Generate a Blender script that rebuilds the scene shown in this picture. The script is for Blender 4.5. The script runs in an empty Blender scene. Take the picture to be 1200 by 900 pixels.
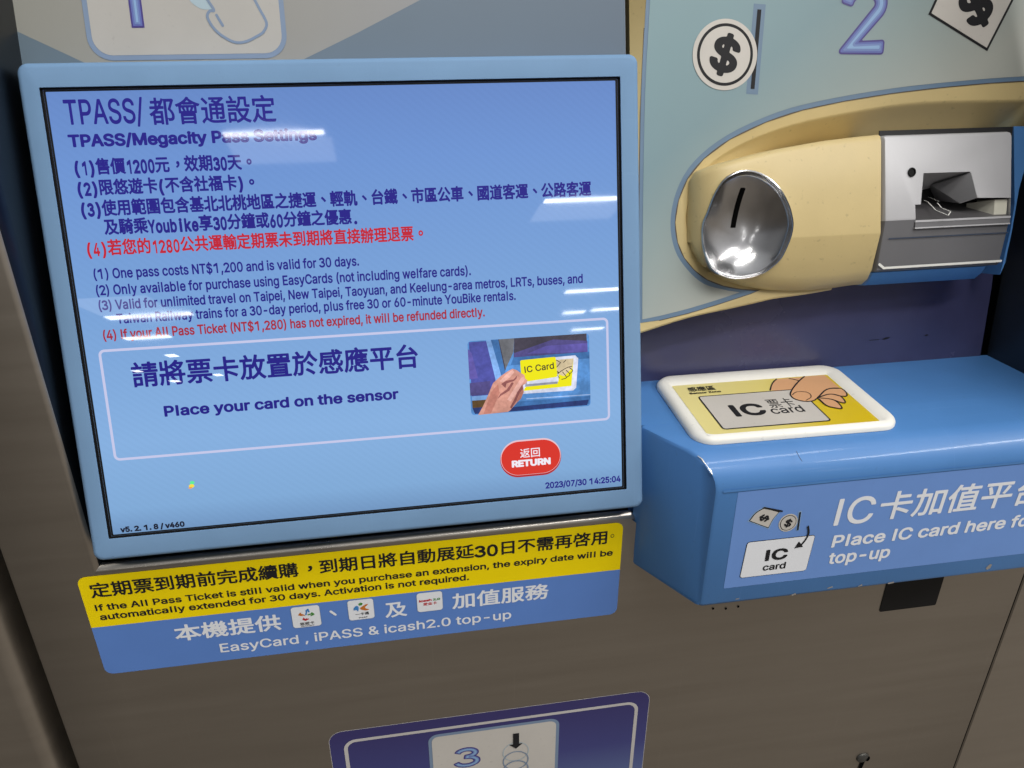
import bpy, bmesh, math, os, random
import numpy as np
from mathutils import Vector

random.seed(4)
rng = np.random.default_rng(4)
SC = bpy.context.scene
COL = SC.collection

# ------------------------------------------------------------------ camera, world, lamps, exposure
# metres; X along the machine, Y into it, Z up; origin at the lower left corner of the lit screen
cam = bpy.data.objects.new('camera', bpy.data.cameras.new('camera'))
COL.objects.link(cam)
SC.camera = cam
cam.data.sensor_fit = 'HORIZONTAL'
cam.data.sensor_width = 36.0
cam.data.lens = 941.615 / 1200 * 36.0
cam.data.clip_start, cam.data.clip_end = 0.01, 200
_R = np.array([[0.986723980, 0.000764719, -0.162404441], [-0.0739494726, 0.892425173, -0.445094132],
               [0.144593439, 0.451194776, 0.880633869]]) @ np.array([[1, 0, 0], [0, 0, -1.], [0, 1, 0]])
from mathutils import Matrix
_m = Matrix((_R[0], -_R[1], -_R[2])).transposed().to_4x4()      # columns: right, up, back
_m.translation = (0.18525372, -0.45348611, 0.31922369)
cam.matrix_world = _m

world = bpy.data.worlds.new('World')
SC.world = world
world.use_nodes = True
_n, _l = world.node_tree.nodes, world.node_tree.links
_tc = _n.new('ShaderNodeTexCoord')
_sep = _n.new('ShaderNodeSeparateXYZ')
_rmp = _n.new('ShaderNodeValToRGB')
_map = _n.new('ShaderNodeMapRange')
_l.new(_tc.outputs['Generated'], _sep.inputs[0])
_l.new(_sep.outputs['Z'], _map.inputs['Value'])
_map.inputs['From Min'].default_value, _map.inputs['From Max'].default_value = -1, 1
_l.new(_map.outputs[0], _rmp.inputs[0])
_e = _rmp.color_ramp.elements
_e[0].position, _e[0].color = 0.0, (0.165, 0.143, 0.118, 1)      # dim station floor
_e[1].position, _e[1].color = 1.0, (0.62, 0.63, 0.64, 1)         # pale ceiling
for _p, _c in ((0.42, (0.17, 0.148, 0.124, 1)), (0.52, (0.19, 0.178, 0.165, 1)), (0.7, (0.33, 0.33, 0.335, 1))):
    _x = _rmp.color_ramp.elements.new(_p)
    _x.color = _c
_nz = _n.new('ShaderNodeTexNoise')                               # people and fittings of the hall: broad darker and lighter patches
_nz.inputs['Scale'].default_value = 1.6
_nz.inputs['Detail'].default_value = 1.5
_l.new(_tc.outputs['Generated'], _nz.inputs['Vector'])
_xr = _n.new('ShaderNodeMapRange')                               # surroundings made brighter towards the right, to lift the steel
_l.new(_sep.outputs['X'], _xr.inputs['Value'])
_xr.inputs['From Min'].default_value, _xr.inputs['From Max'].default_value = -.6, .6
_xr.inputs['To Min'].default_value, _xr.inputs['To Max'].default_value = .60, 1.65
_nm = _n.new('ShaderNodeMapRange')
_l.new(_nz.outputs['Fac'], _nm.inputs['Value'])
_nm.inputs['From Min'].default_value, _nm.inputs['From Max'].default_value = .3, .7
_nm.inputs['To Min'].default_value, _nm.inputs['To Max'].default_value = .75, 1.25
_mu = _n.new('ShaderNodeMath')
_mu.operation = 'MULTIPLY'
_l.new(_xr.outputs[0], _mu.inputs[0])
_l.new(_nm.outputs[0], _mu.inputs[1])
_vs = _n.new('ShaderNodeVectorMath')
_vs.operation = 'SCALE'
_l.new(_rmp.outputs[0], _vs.inputs[0])
_l.new(_mu.outputs[0], _vs.inputs['Scale'])
_l.new(_vs.outputs[0], _n['Background'].inputs[0])
_n['Background'].inputs[1].default_value = 0.95


def lamp(loc, size_x, size_y, radiance, col=(1, 0.97, 0.92), aim=None):
    d = bpy.data.lights.new('ceiling_lamp', 'AREA')
    d.shape = 'RECTANGLE'
    d.size, d.size_y = size_x, size_y
    d.energy = radiance * math.pi * size_x * size_y
    d.color = col
    o = bpy.data.objects.new('ceiling_lamp', d)
    o.location = loc
    if aim is not None:
        o.rotation_euler = (Vector(aim) - Vector(loc)).to_track_quat('-Z', 'Y').to_euler()
    COL.objects.link(o)
    return o


# ceiling fluorescents, 2 m above the screen's lower edge: two rows near the machine, the others far down the hall
lamp((0.72, -1.55, 2.0), 1.3, 0.16, 37, aim=(0.3, 0.0, 0.1))
lamp((2.60, -1.55, 2.0), 2.2, 0.16, 40, aim=(0.4, 0.0, 0.1))
lamp((0.55, -0.72, 2.0), 1.5, 0.16, 22, aim=(0.3, 0.0, 0.1))
for x0, x1, y, w in ((-0.73, -0.13, -4.42, .075), (1.57, 2.32, -6.10, .12), (2.71, 3.66, -10.65, .25), (3.10, 3.48, -12.7, .28),
                     (3.56, 4.2, -12.57, .28), (3.77, 4.43, -15.1, .3), (-3.49, -2.42, -10.6, .28), (-3.89, -3.21, -12.53, .3),
                     (-3.93, -3.75, -14.98, .4), (-5.2, -5.05, -17.2, .4), (-5.2, -5.0, -20.0, .5), (-4.0, -3.83, -19.2, .5)):
    lamp(((x0 + x1) / 2, y, 2.0), x1 - x0, w, 30, col=(1, 0.99, 0.97))

for x0, x1, y0, y1 in ((-.74, -.09, -4.95, -4.50), (1.55, 2.32, -6.75, -6.18), (-3.5, -2.6, -10.4, -9.2)):      # dim panels added for faint patches mirrored in the screen
    lamp(((x0 + x1) / 2, (y0 + y1) / 2, 2.0), x1 - x0, y1 - y0, 1.9)

SC.view_settings.view_transform = 'Standard'
SC.view_settings.look = 'None'
SC.view_settings.exposure = 0.0
SC.view_settings.gamma = 1.0

# ------------------------------------------------------------------ frames: flat working planes of the machine
TILT = 0.26764418928754025
TS, TC = math.sin(TILT), math.cos(TILT)


class Frame:
    def __init__(s, o, ex, ey):
        s.o, s.ex, s.ey = (np.array(v, float) for v in (o, ex, ey))
        s.n = np.cross(s.ex, s.ey)

    def p(s, u, v, h=0.0):
        return tuple(s.o + u * s.ex + v * s.ey + h * s.n)


SCR = Frame((0, 0, 0), (1, 0, 0), (0, TS, TC))                   # leaning console plane (screen glass)
def tilted(w): return Frame(SCR.p(0, 0, w), SCR.ex, SCR.ey)
ART, TEAL, BODY, ACC = tilted(-.018), tilted(-.02), tilted(.002), tilted(-.0005)
FRONT = Frame((0, .012, 0), (1, 0, 0), (0, 0, 1))                # steel front
SHELF_F = Frame((0, -.042, 0), (1, 0, 0), (0, 0, 1))             # front of the card shelf
SHELF_T = Frame((0, 0, .0385), (1, 0, 0), (0, 1, 0))             # top of the card shelf
_pc, _ps = math.cos(math.radians(-.5)), math.sin(math.radians(-.5))    # the pad sits a little askew
PAD = Frame((0, 0, .0432), (_pc, _ps, 0), (-_ps, _pc, 0))        # label of the sensor pad
PADB = Frame((0, 0, .0385), (_pc, _ps, 0), (-_ps, _pc, 0))       # foot of the sensor pad
WALL = Frame((0, .082, 0), (1, 0, 0), (0, 0, 1))                 # purple wall behind the shelf

# ------------------------------------------------------------------ materials


def srgb(r, g, b):
    f = lambda c: c / 12.92 if c <= .04045 else ((c + .055) / 1.055) ** 2.4
    return tuple(f(x / 255) for x in (r, g, b))


def paint(name, col, rough=.5, metal=0.0, var=.06, scale=14, coat=0.0, bump=0.0, spec=.5, stretch=None, rvar=.08, bscale=None, grime=0.0, scratch=0.0):
    """a surface with uneven colour, uneven gloss and, if asked, fine bumps and specks of grime"""
    m = bpy.data.materials.new(name)
    m.use_nodes = True
    n, l = m.node_tree.nodes, m.node_tree.links
    b = n['Principled BSDF']
    tc = n.new('ShaderNodeTexCoord')
    mp = n.new('ShaderNodeMapping')
    l.new(tc.outputs['Object'], mp.inputs[0])
    if stretch:
        mp.inputs['Scale'].default_value = stretch
    nz = n.new('ShaderNodeTexNoise')
    nz.inputs['Scale'].default_value = scale
    nz.inputs['Detail'].default_value = 6
    nz.inputs['Roughness'].default_value = .62
    l.new(mp.outputs[0], nz.inputs['Vector'])
    r = n.new('ShaderNodeValToRGB')
    r.color_ramp.elements[0].position, r.color_ramp.elements[1].position = .28, .72
    r.color_ramp.elements[0].color = (*[c * (1 - var) for c in col], 1)
    r.color_ramp.elements[1].color = (*[min(1, c * (1 + var)) for c in col], 1)
    l.new(nz.outputs['Fac'], r.inputs[0])
    out = r.outputs[0]
    if grime:
        g = n.new('ShaderNodeTexNoise')
        g.inputs['Scale'].default_value = 260
        g.inputs['Detail'].default_value = 3
        l.new(tc.outputs['Object'], g.inputs['Vector'])
        gr = n.new('ShaderNodeValToRGB')
        gr.color_ramp.elements[0].position, gr.color_ramp.elements[1].position = .66, .74
        l.new(g.outputs['Fac'], gr.inputs[0])
        mx = n.new('ShaderNodeMix')
        mx.data_type = 'RGBA'
        ml = n.new('ShaderNodeMath')
        ml.operation = 'MULTIPLY'
        ml.inputs[1].default_value = grime
        l.new(gr.outputs[0], ml.inputs[0])
        l.new(ml.outputs[0], mx.inputs['Factor'])
        l.new(out, mx.inputs['A'])
        mx.inputs['B'].default_value = (.06, .055, .05, 1)
        out = mx.outputs['Result']
    if scratch:                                                  # hairline scuffs in two directions
        for ang, sc in ((.35, (900, 9, 9)), (-.9, (9, 1100, 9))):
            ms = n.new('ShaderNodeMapping')
            ms.inputs['Rotation'].default_value = (.2, .1, ang)
            ms.inputs['Scale'].default_value = sc
            l.new(tc.outputs['Object'], ms.inputs[0])
            ns = n.new('ShaderNodeTexNoise')
            ns.inputs['Scale'].default_value, ns.inputs['Detail'].default_value = 1.0, 1.0
            l.new(ms.outputs[0], ns.inputs['Vector'])
            rs = n.new('ShaderNodeMapRange')
            rs.inputs['From Min'].default_value, rs.inputs['From Max'].default_value = .70, .80
            rs.inputs['To Max'].default_value = scratch
            l.new(ns.outputs['Fac'], rs.inputs['Value'])
            xs = n.new('ShaderNodeMix')
            xs.data_type = 'RGBA'
            l.new(rs.outputs[0], xs.inputs['Factor'])
            l.new(out, xs.inputs['A'])
            xs.inputs['B'].default_value = (*[min(1, c * 1.3 + .10) for c in col], 1)
            out = xs.outputs['Result']
    l.new(out, b.inputs['Base Color'])
    mr = n.new('ShaderNodeMapRange')
    mr.inputs['To Min'].default_value, mr.inputs['To Max'].default_value = max(.02, rough - rvar), min(1, rough + rvar)
    l.new(nz.outputs['Fac'], mr.inputs['Value'])
    l.new(mr.outputs[0], b.inputs['Roughness'])
    b.inputs['Metallic'].default_value = metal
    b.inputs['Specular IOR Level'].default_value = spec
    b.inputs['Coat Weight'].default_value = coat
    b.inputs['Coat Roughness'].default_value = .11
    if bump:
        n2 = n.new('ShaderNodeTexNoise')
        n2.inputs['Scale'].default_value = bscale or 900
        n2.inputs['Detail'].default_value = 2
        l.new(mp.outputs[0], n2.inputs['Vector'])
        bp = n.new('ShaderNodeBump')
        bp.inputs['Strength'].default_value = bump
        bp.inputs['Distance'].default_value = .0006
        l.new(n2.outputs['Fac'], bp.inputs['Height'])
        l.new(bp.outputs[0], b.inputs['Normal'])
    return m


def lit(name, col, col2=None, v0=0.0, v1=.27, grid=0.0):
    """a lit area of the display: emits its colour, behind glossy glass; col2 = colour at the top of the display"""
    m = bpy.data.materials.new(name)
    m.use_nodes = True
    n, l = m.node_tree.nodes, m.node_tree.links
    b = n['Principled BSDF']
    b.inputs['Base Color'].default_value = (.004, .004, .005, 1)
    tcx, nzx, mrx = n.new('ShaderNodeTexCoord'), n.new('ShaderNodeTexNoise'), n.new('ShaderNodeMapRange')
    nzx.inputs['Scale'].default_value, nzx.inputs['Detail'].default_value = 16, 5      # finger smears
    l.new(tcx.outputs['Object'], nzx.inputs['Vector'])
    l.new(nzx.outputs['Fac'], mrx.inputs['Value'])
    mrx.inputs['From Min'].default_value, mrx.inputs['From Max'].default_value = .40, .72
    mrx.inputs['To Min'].default_value, mrx.inputs['To Max'].default_value = .012, .055
    l.new(mrx.outputs[0], b.inputs['Roughness'])
    b.inputs['Specular IOR Level'].default_value = .5
    b.inputs['Emission Strength'].default_value = 1.0
    if col2 is None:
        b.inputs['Emission Color'].default_value = (*col, 1)
        return m
    g = n.new('ShaderNodeNewGeometry')
    d = n.new('ShaderNodeVectorMath')
    d.operation = 'DOT_PRODUCT'
    l.new(g.outputs['Position'], d.inputs[0])
    d.inputs[1].default_value = tuple(SCR.ey)
    mr = n.new('ShaderNodeMapRange')
    mr.inputs['From Min'].default_value, mr.inputs['From Max'].default_value = v0, v1
    l.new(d.outputs['Value'], mr.inputs['Value'])
    r = n.new('ShaderNodeValToRGB')
    e = r.color_ramp.elements
    stops = col if isinstance(col, list) else [(0, col), (1, col2)]
    e[0].position, e[0].color = stops[0][0], (*stops[0][1], 1)
    e[1].position, e[1].color = stops[-1][0], (*stops[-1][1], 1)
    for p, c in stops[1:-1]:
        e.new(p).color = (*c, 1)
    l.new(mr.outputs[0], r.inputs[0])
    out = r.outputs[0]
    if grid:
        w = n.new('ShaderNodeTexWave')
        w.inputs['Scale'].default_value = 110
        w.inputs['Distortion'].default_value = 1.2
        w.inputs['Detail'].default_value = 1
        w.inputs['Detail Scale'].default_value = .6
        w.bands_direction = 'DIAGONAL'
        l.new(g.outputs['Position'], w.inputs['Vector'])
        m2 = n.new('ShaderNodeMapRange')
        m2.inputs['To Min'].default_value, m2.inputs['To Max'].default_value = 1 - grid, 1 + grid
        l.new(w.outputs['Fac'], m2.inputs['Value'])
        mu = n.new('ShaderNodeVectorMath')
        mu.operation = 'SCALE'
        l.new(out, mu.inputs[0])
        l.new(m2.outputs[0], mu.inputs['Scale'])
        out = mu.outputs[0]
    l.new(out, b.inputs['Emission Color'])
    return m


def faded(name, stops, frame, axis, a0, a1, rough=.45, var=.05):
    """printed film whose ink fades along one direction of its plane"""
    m = paint(name, (1, 1, 1), rough, var=var)
    n, l = m.node_tree.nodes, m.node_tree.links
    b = n['Principled BSDF']
    old = b.inputs['Base Color'].links[0].from_socket
    g = n.new('ShaderNodeNewGeometry')
    d = n.new('ShaderNodeVectorMath')
    d.operation = 'DOT_PRODUCT'
    l.new(g.outputs['Position'], d.inputs[0])
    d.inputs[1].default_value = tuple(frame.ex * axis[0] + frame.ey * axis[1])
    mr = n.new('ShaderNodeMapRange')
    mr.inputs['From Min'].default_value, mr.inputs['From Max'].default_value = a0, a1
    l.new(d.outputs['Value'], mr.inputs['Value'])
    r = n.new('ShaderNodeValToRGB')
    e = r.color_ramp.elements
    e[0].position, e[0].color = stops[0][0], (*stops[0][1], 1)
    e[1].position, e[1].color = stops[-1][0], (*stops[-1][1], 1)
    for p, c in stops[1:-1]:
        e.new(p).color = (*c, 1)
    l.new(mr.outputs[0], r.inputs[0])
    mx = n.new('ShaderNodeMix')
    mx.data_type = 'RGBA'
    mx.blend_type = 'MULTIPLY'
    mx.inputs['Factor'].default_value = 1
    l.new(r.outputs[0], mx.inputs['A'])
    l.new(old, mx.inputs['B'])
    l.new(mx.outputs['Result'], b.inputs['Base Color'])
    return m


M = {}
M['steel'] = paint('brushed_steel', (.43, .395, .35), .42, 1.0, var=.04, scale=6, rvar=.05, bump=.06, bscale=260, stretch=(1, 1, 14), scratch=.12)
M['steel_edge'] = paint('bent_steel', (.46, .43, .39), .30, 1.0, var=.08, scale=20)
M['steel_shaded'] = paint('shade_darkened_steel', (.035, .038, .043), .35, 1.0, var=.2, scale=7, stretch=(1, 3, 1))  # same steel, darkened: the shade of the recess is put into the colour
M['steel_side'] = paint('side_steel_reflecting_dark', (.055, .062, .07), .42, .8, var=.25, scale=5)  # steel with its dark reflection put into the base colour
M['bezel'] = paint('pale_blue_metal_paint', (.158, .275, .445), .58, spec=.15, scratch=.06, var=.06, bump=.05, grime=.06)
M['blue'] = paint('blue_metal_paint', (.068, .20, .47), .46, coat=.22, spec=.35, rvar=.12, scratch=.14, var=.08, bump=.04, grime=.10, scale=9)
M['purple'] = paint('dark_purple_paint', (.052, .054, .125), .26, var=.22, scale=9, grime=.10)
M['yellow'] = paint('cream_yellow_plastic', (.55, .435, .21), .42, var=.07, bump=.06, grime=.22)
M['black'] = paint('black_gap', (.008, .008, .009), .5, var=.1)
M['void'] = paint('open_slot', (.002, .002, .002), .9, spec=.02)
M['gasket'] = paint('black_gasket', (.005, .005, .0055), .55, spec=.25, var=.1)
M['gasket_grey'] = paint('grey_gasket_line', (.02, .021, .024), .5, spec=.3, var=.1)
M['chrome'] = paint('worn_polished_steel', (.52, .52, .53), .19, 1.0, var=.10, scale=30, rvar=.07)
M['silver'] = paint('silver_metal_paint', (.47, .47, .49), .50, .2, var=.04, scale=20, bump=.05)
M['grey'] = paint('dark_grey_plastic', (.145, .145, .155), .45, var=.06)
M['greyline'] = paint('grey_groove', (.05, .065, .10), .4)
M['darkgrey'] = paint('charcoal_plastic', (.085, .082, .086), .4, var=.1)
M['midgrey'] = paint('grey_wedge_plastic', (.21, .21, .22), .40, var=.06)
M['cream'] = paint('cream_plastic', (.56, .55, .47), .45, var=.05)
M['trim'] = paint('white_trim_line', (.80, .80, .76), .4)
M['pad_white'] = paint('white_pad_plastic', (.76, .75, .70), .42, var=.05, grime=.12)
M['silver_wear'] = paint('bare_metal_wear', (.55, .55, .52), .35, .8, var=.2, scale=60)
M['chip'] = paint('paint_chip', (.34, .32, .30), .5, .3, var=.2, scale=60)
# inks
M['ink_black'] = paint('black_ink', (.014, .014, .016), .55, spec=.2)
M['ink_white'] = paint('white_ink', (.72, .74, .78), .45, var=.03)
M['ink_yellow'] = paint('yellow_film', (.84, .645, .002), .5, spec=.15, var=.04, grime=.05)
M['ink_blue'] = paint('periwinkle_film', (.095, .21, .55), .42, var=.04)
M['film_blue'] = paint('shelf_blue_film', (.135, .265, .60), .38, var=.05, grime=.05)
M['ink_paper'] = paint('off_white_film', (.50, .475, .44), .5, var=.06, grime=.12)
M['card_paper'] = paint('off_white_film_dimmed', (.375, .365, .345), .5, var=.06, grime=.12)  # off-white film again, darker: the weaker light up there is in its colour
M['ink_navy'] = paint('navy_film', (.030, .026, .115), .38, var=.06)
M['ink_line'] = paint('pale_line_ink', (.48, .46, .45), .5)
M['ink_slate'] = paint('slate_blue_ink', (.165, .23, .34), .45)
M['ink_slate2'] = paint('steel_blue_ink', (.115, .185, .275), .45)
M['lock_grey'] = paint('dull_lock_metal', (.10, .10, .095), .45, .7, var=.2, scale=80)
M['film_edge_shade'] = paint('film_edge_shadow', (.085, .065, .045), .6)  # painted shadow along the edge of the film
M['ink_violet'] = paint('dark_violet_ink', (.05, .035, .20), .4)
M['ink_mid'] = paint('mid_blue_ink', (.10, .13, .38), .4)
M['ink_light'] = paint('light_blue_ink', (.22, .36, .58), .4)
M['ink_light2'] = paint('violet_blue_ink', (.14, .21, .44), .4)
M['ink_skin'] = paint('peach_ink', (.60, .33, .17), .45)
M['ink_sun'] = paint('golden_ink', (.62, .44, .005), .45)
M['ink_haze'] = paint('sky_glow_ink', (.33, .43, .49), .5)
M['ink_green'] = paint('green_ink', (.05, .22, .03), .45)
M['ink_red'] = paint('red_ink', (.45, .02, .03), .45)
M['ink_orange'] = paint('orange_ink', (.50, .15, .02), .45)
M['ink_sky'] = paint('sky_blue_ink', (.04, .20, .50), .45)
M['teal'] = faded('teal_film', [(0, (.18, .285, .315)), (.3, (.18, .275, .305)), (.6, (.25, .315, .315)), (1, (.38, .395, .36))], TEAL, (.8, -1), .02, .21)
M['art'] = faded('beige_film', [(0, (.25, .25, .225)), (.45, (.25, .25, .24)), (.75, (.225, .235, .255)), (1, (.16, .19, .23))], ART, (1, 0), -.02, .36)
M['art_blue'] = faded('slate_film', [(0, (.105, .15, .19)), (.5, (.105, .15, .20)), (1, (.085, .125, .175))], ART, (1, 0), -.02, .36)
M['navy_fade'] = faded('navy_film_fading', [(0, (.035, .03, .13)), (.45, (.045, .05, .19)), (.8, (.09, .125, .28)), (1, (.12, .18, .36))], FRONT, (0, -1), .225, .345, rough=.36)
M['pad_yellow'] = faded('pad_yellow_film', [(0, (.70, .62, .26)), (.45, (.68, .58, .18)), (.7, (.62, .46, .02)), (1, (.60, .43, .004))], PAD, (1, -.25), .39, .52, rough=.4)
# display
BG = [(0, srgb(112, 149, 192)), (.06, srgb(127, 169, 214)), (.22, srgb(133, 175, 223)), (.52, srgb(120, 162, 215)), (.85, srgb(107, 146, 209)), (1, srgb(100, 135, 198))]
M['lcd'] = lit('lit_screen_blue', BG, True, grid=.012)
M['lcd_navy'] = lit('lit_navy', srgb(32, 27, 132), srgb(33, 26, 134))
M['lcd_black'] = lit('lit_black', srgb(20, 24, 44))
M['lcd_red'] = lit('lit_red', srgb(192, 30, 50))
M['lcd_dkred'] = lit('lit_dark_red', srgb(163, 40, 62))
M['lcd_line'] = lit('lit_lilac', srgb(197, 200, 232))
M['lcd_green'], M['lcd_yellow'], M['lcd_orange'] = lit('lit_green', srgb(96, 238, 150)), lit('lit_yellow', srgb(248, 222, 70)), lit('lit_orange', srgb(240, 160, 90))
M['lcd_btn'] = lit('lit_button_red', srgb(214, 52, 40), srgb(220, 40, 30))
M['lcd_btn2'] = lit('lit_button_shade', srgb(178, 40, 42))
M['lcd_white'] = lit('lit_white', srgb(240, 236, 246))
M['lcd_glow'] = lit('lit_pink', srgb(233, 196, 205))
for k, c in dict(ph_dark=(64, 60, 74), ph_purple=(78, 72, 128), ph_purple2=(92, 84, 160), ph_indigo=(74, 78, 156), ph_blue=(86, 142, 206),
                 ph_blue2=(62, 112, 172), ph_navy=(38, 56, 112), ph_bezel=(124, 168, 226), ph_white=(216, 220, 240), ph_yellow=(240, 232, 8), ph_beige=(206, 188, 152),
                 ph_skin=(204, 146, 130), ph_skin2=(186, 122, 108), ph_skin3=(140, 84, 82), ph_tip=(224, 172, 160), ph_shadow=(150, 154, 172),
                 ph_line=(60, 50, 40), ph_brown=(96, 72, 40), ph_hl=(160, 190, 236), ph_grey=(104, 106, 112)).items():
    M[k] = lit('lit_' + k[3:], srgb(*c))
    n, l = M[k].node_tree.nodes, M[k].node_tree.links            # uneven tones of a photograph
    fac = None
    tcx = n.new('ShaderNodeTexCoord')
    for sc_, amt in ((70, .26), (420, .14)):
        nz = n.new('ShaderNodeTexNoise')
        nz.inputs['Scale'].default_value, nz.inputs['Detail'].default_value = sc_, 3
        l.new(tcx.outputs['Object'], nz.inputs['Vector'])
        mr = n.new('ShaderNodeMapRange')
        mr.inputs['From Min'].default_value, mr.inputs['From Max'].default_value = .3, .7
        mr.inputs['To Min'].default_value, mr.inputs['To Max'].default_value = 1 - amt, 1 + amt
        l.new(nz.outputs['Fac'], mr.inputs['Value'])
        if fac is None:
            fac = mr.outputs[0]
        else:
            mu = n.new('ShaderNodeMath')
            mu.operation = 'MULTIPLY'
            l.new(fac, mu.inputs[0])
            l.new(mr.outputs[0], mu.inputs[1])
            fac = mu.outputs[0]
    if k not in ('ph_yellow', 'ph_line'):
        l.new(fac, n['Principled BSDF'].inputs['Emission Strength'])

# ------------------------------------------------------------------ mesh building


class MB:
    def __init__(s):
        s.v, s.f, s.m, s.mats = [], [], [], []

    def mi(s, key):
        if key not in s.mats:
            s.mats.append(key)
        return s.mats.index(key)

    def face(s, pts, key):
        b = len(s.v)
        s.v.extend(tuple(map(float, p)) for p in pts)
        s.f.append(tuple(range(b, b + len(pts))))
        s.m.append(s.mi(key))

    def loft(s, rings, key, closed=True, cap0=None, cap1=None, keys=None):
        """rings of equal length joined by quads; keys = one material per segment of the ring"""
        b = len(s.v)
        n = len(rings[0])
        for r in rings:
            s.v.extend(tuple(map(float, p)) for p in r)
        for i in range(len(rings) - 1):
            for j in range(n if closed else n - 1):
                k = (j + 1) % n
                s.f.append((b + i * n + j, b + i * n + k, b + (i + 1) * n + k, b + (i + 1) * n + j))
                s.m.append(s.mi(keys[j] if keys else key))
        if cap0:
            s.f.append(tuple(range(b + n - 1, b - 1, -1)))
            s.m.append(s.mi(cap0))
        if cap1:
            s.f.append(tuple(range(b + (len(rings) - 1) * n, b + len(rings) * n)))
            s.m.append(s.mi(cap1))

    def box(s, lo, hi, key, fr=None):
        q = fr.p if fr else (lambda a, b, c: (a, b, c))
        c = [q(x, y, z) for z in (lo[2], hi[2]) for x, y in ((lo[0], lo[1]), (hi[0], lo[1]), (hi[0], hi[1]), (lo[0], hi[1]))]
        s.loft([c[:4], c[4:]], key, cap0=key, cap1=key)

    # ---- flat work in a frame
    def poly(s, fr, pts, key, h=0.0):
        s.face([fr.p(u, v, h) for u, v in pts], key)

    def band(s, fr, a, b, key, h=0.0, closed=True):
        s.loft([[fr.p(u, v, h) for u, v in a], [fr.p(u, v, h) for u, v in b]], key, closed=closed)

    def shape(s, fr, cells, key, h=0.0):
        pts, polys = cells
        b = len(s.v)
        s.v.extend(fr.p(u, v, h) for u, v in pts)
        k = s.mi(key)
        for p in polys:
            s.f.append(tuple(b + i for i in p))
            s.m.append(k)

    def build(s, name, parent=None, smooth=None, origin=None, bevel=None, seg=2):
        me = bpy.data.meshes.new(name)
        o = bpy.data.objects.new(name, me)
        COL.objects.link(o)
        org = np.zeros(3)
        if parent is not None:
            q = parent
            while q is not None:
                org = org + np.array(q.location)
                q = q.parent
            o.parent = parent
        if origin is not None:
            o.location = tuple(np.array(origin) - org)
            org = np.array(origin, float)
        me.from_pydata([tuple(np.array(v) - org) for v in s.v], [], s.f)
        for k in s.mats:
            me.materials.append(M[k])
        me.polygons.foreach_set('material_index', s.m)
        if smooth is not None:
            bm = bmesh.new()
            bm.from_mesh(me)
            bmesh.ops.remove_doubles(bm, verts=bm.verts, dist=2e-6)
            bmesh.ops.recalc_face_normals(bm, faces=bm.faces)
            if bevel:
                ed = [e for e in bm.edges if len(e.link_faces) == 2 and e.calc_face_angle(0) > math.radians(32)]
                bmesh.ops.bevel(bm, geom=ed, offset=bevel, segments=seg, affect='EDGES', profile=.5, clamp_overlap=True)
            bm.to_mesh(me)
            bm.free()
            me.polygons.foreach_set('use_smooth', [True] * len(me.polygons))
            me.set_sharp_from_angle(angle=math.radians(smooth))
        me.update()
        return o


def tag(o, label, cat, group=None):
    o['label'], o['category'] = label, cat
    if group:
        o['group'] = group
    return o


def empty(name, loc, label, cat):
    o = bpy.data.objects.new(name, None)
    o.empty_display_size = .05
    COL.objects.link(o)
    o.location = loc
    return tag(o, label, cat)


def cut(o, cutter):
    """boolean difference, applied"""
    md = o.modifiers.new('cut', 'BOOLEAN')
    md.object, md.operation, md.solver = cutter, 'DIFFERENCE', 'EXACT'
    bpy.context.view_layer.update()
    me = bpy.data.meshes.new_from_object(o.evaluated_get(bpy.context.evaluated_depsgraph_get()))
    old = o.data
    o.modifiers.remove(md)
    o.data = me
    me.name = old.name
    bpy.data.meshes.remove(old)
    cm = cutter.data
    bpy.data.objects.remove(cutter)
    bpy.data.meshes.remove(cm)


# ------------------------------------------------------------------ 2D shapes


def rrect(x0, y0, x1, y1, r, n=6):
    out = []
    for cx, cy, a in ((x1 - r, y1 - r, 0), (x0 + r, y1 - r, 90), (x0 + r, y0 + r, 180), (x1 - r, y0 + r, 270)):
        for i in range(n + 1):
            t = math.radians(a + 90 * i / n)
            out.append((cx + r * math.cos(t), cy + r * math.sin(t)))
    return out


def ell(cx, cy, rx, ry, n=48, rot=0.0):
    c, s = math.cos(rot), math.sin(rot)
    return [(cx + rx * math.cos(t) * c - ry * math.sin(t) * s, cy + rx * math.cos(t) * s + ry * math.sin(t) * c)
            for t in (2 * math.pi * i / n for i in range(n))]


def smooth(pts, closed=False, n=6):
    p = [np.array(q, float) for q in pts]
    N = len(p)
    out = []
    for i in range(N if closed else N - 1):
        a, b = p[i], p[(i + 1) % N]
        z = p[(i - 1) % N] if closed or i > 0 else 2 * a - b
        d = p[(i + 2) % N] if closed or i < N - 2 else 2 * b - a
        for k in range(n):
            t = k / n
            q = .5 * (2 * a + (b - z) * t + (2 * z - 5 * a + 4 * b - d) * t * t + (3 * a - z - 3 * b + d) * t ** 3)
            out.append((q[0], q[1]))
    if not closed:
        out.append(tuple(p[-1]))
    return out


def area(pts):
    return .5 * sum(a[0] * b[1] - b[0] * a[1] for a, b in zip(pts, pts[1:] + pts[:1]))


def inset(pts, d, lim=6):
    if area(pts) < 0:
        d = -d
    N = len(pts)
    out = []
    for i in range(N):
        a, b, c = (np.array(pts[k % N], float) for k in (i - 1, i, i + 1))
        e, f = b - a, c - b
        e, f = e / max(np.linalg.norm(e), 1e-9), f / max(np.linalg.norm(f), 1e-9)
        n1, n2 = np.array((-e[1], e[0])), np.array((-f[1], f[0]))
        m = n1 + n2
        k = max(m @ m, 4 / (lim * lim))
        q = b + m * (2 * d / k)
        out.append((q[0], q[1]))
    return out


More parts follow.
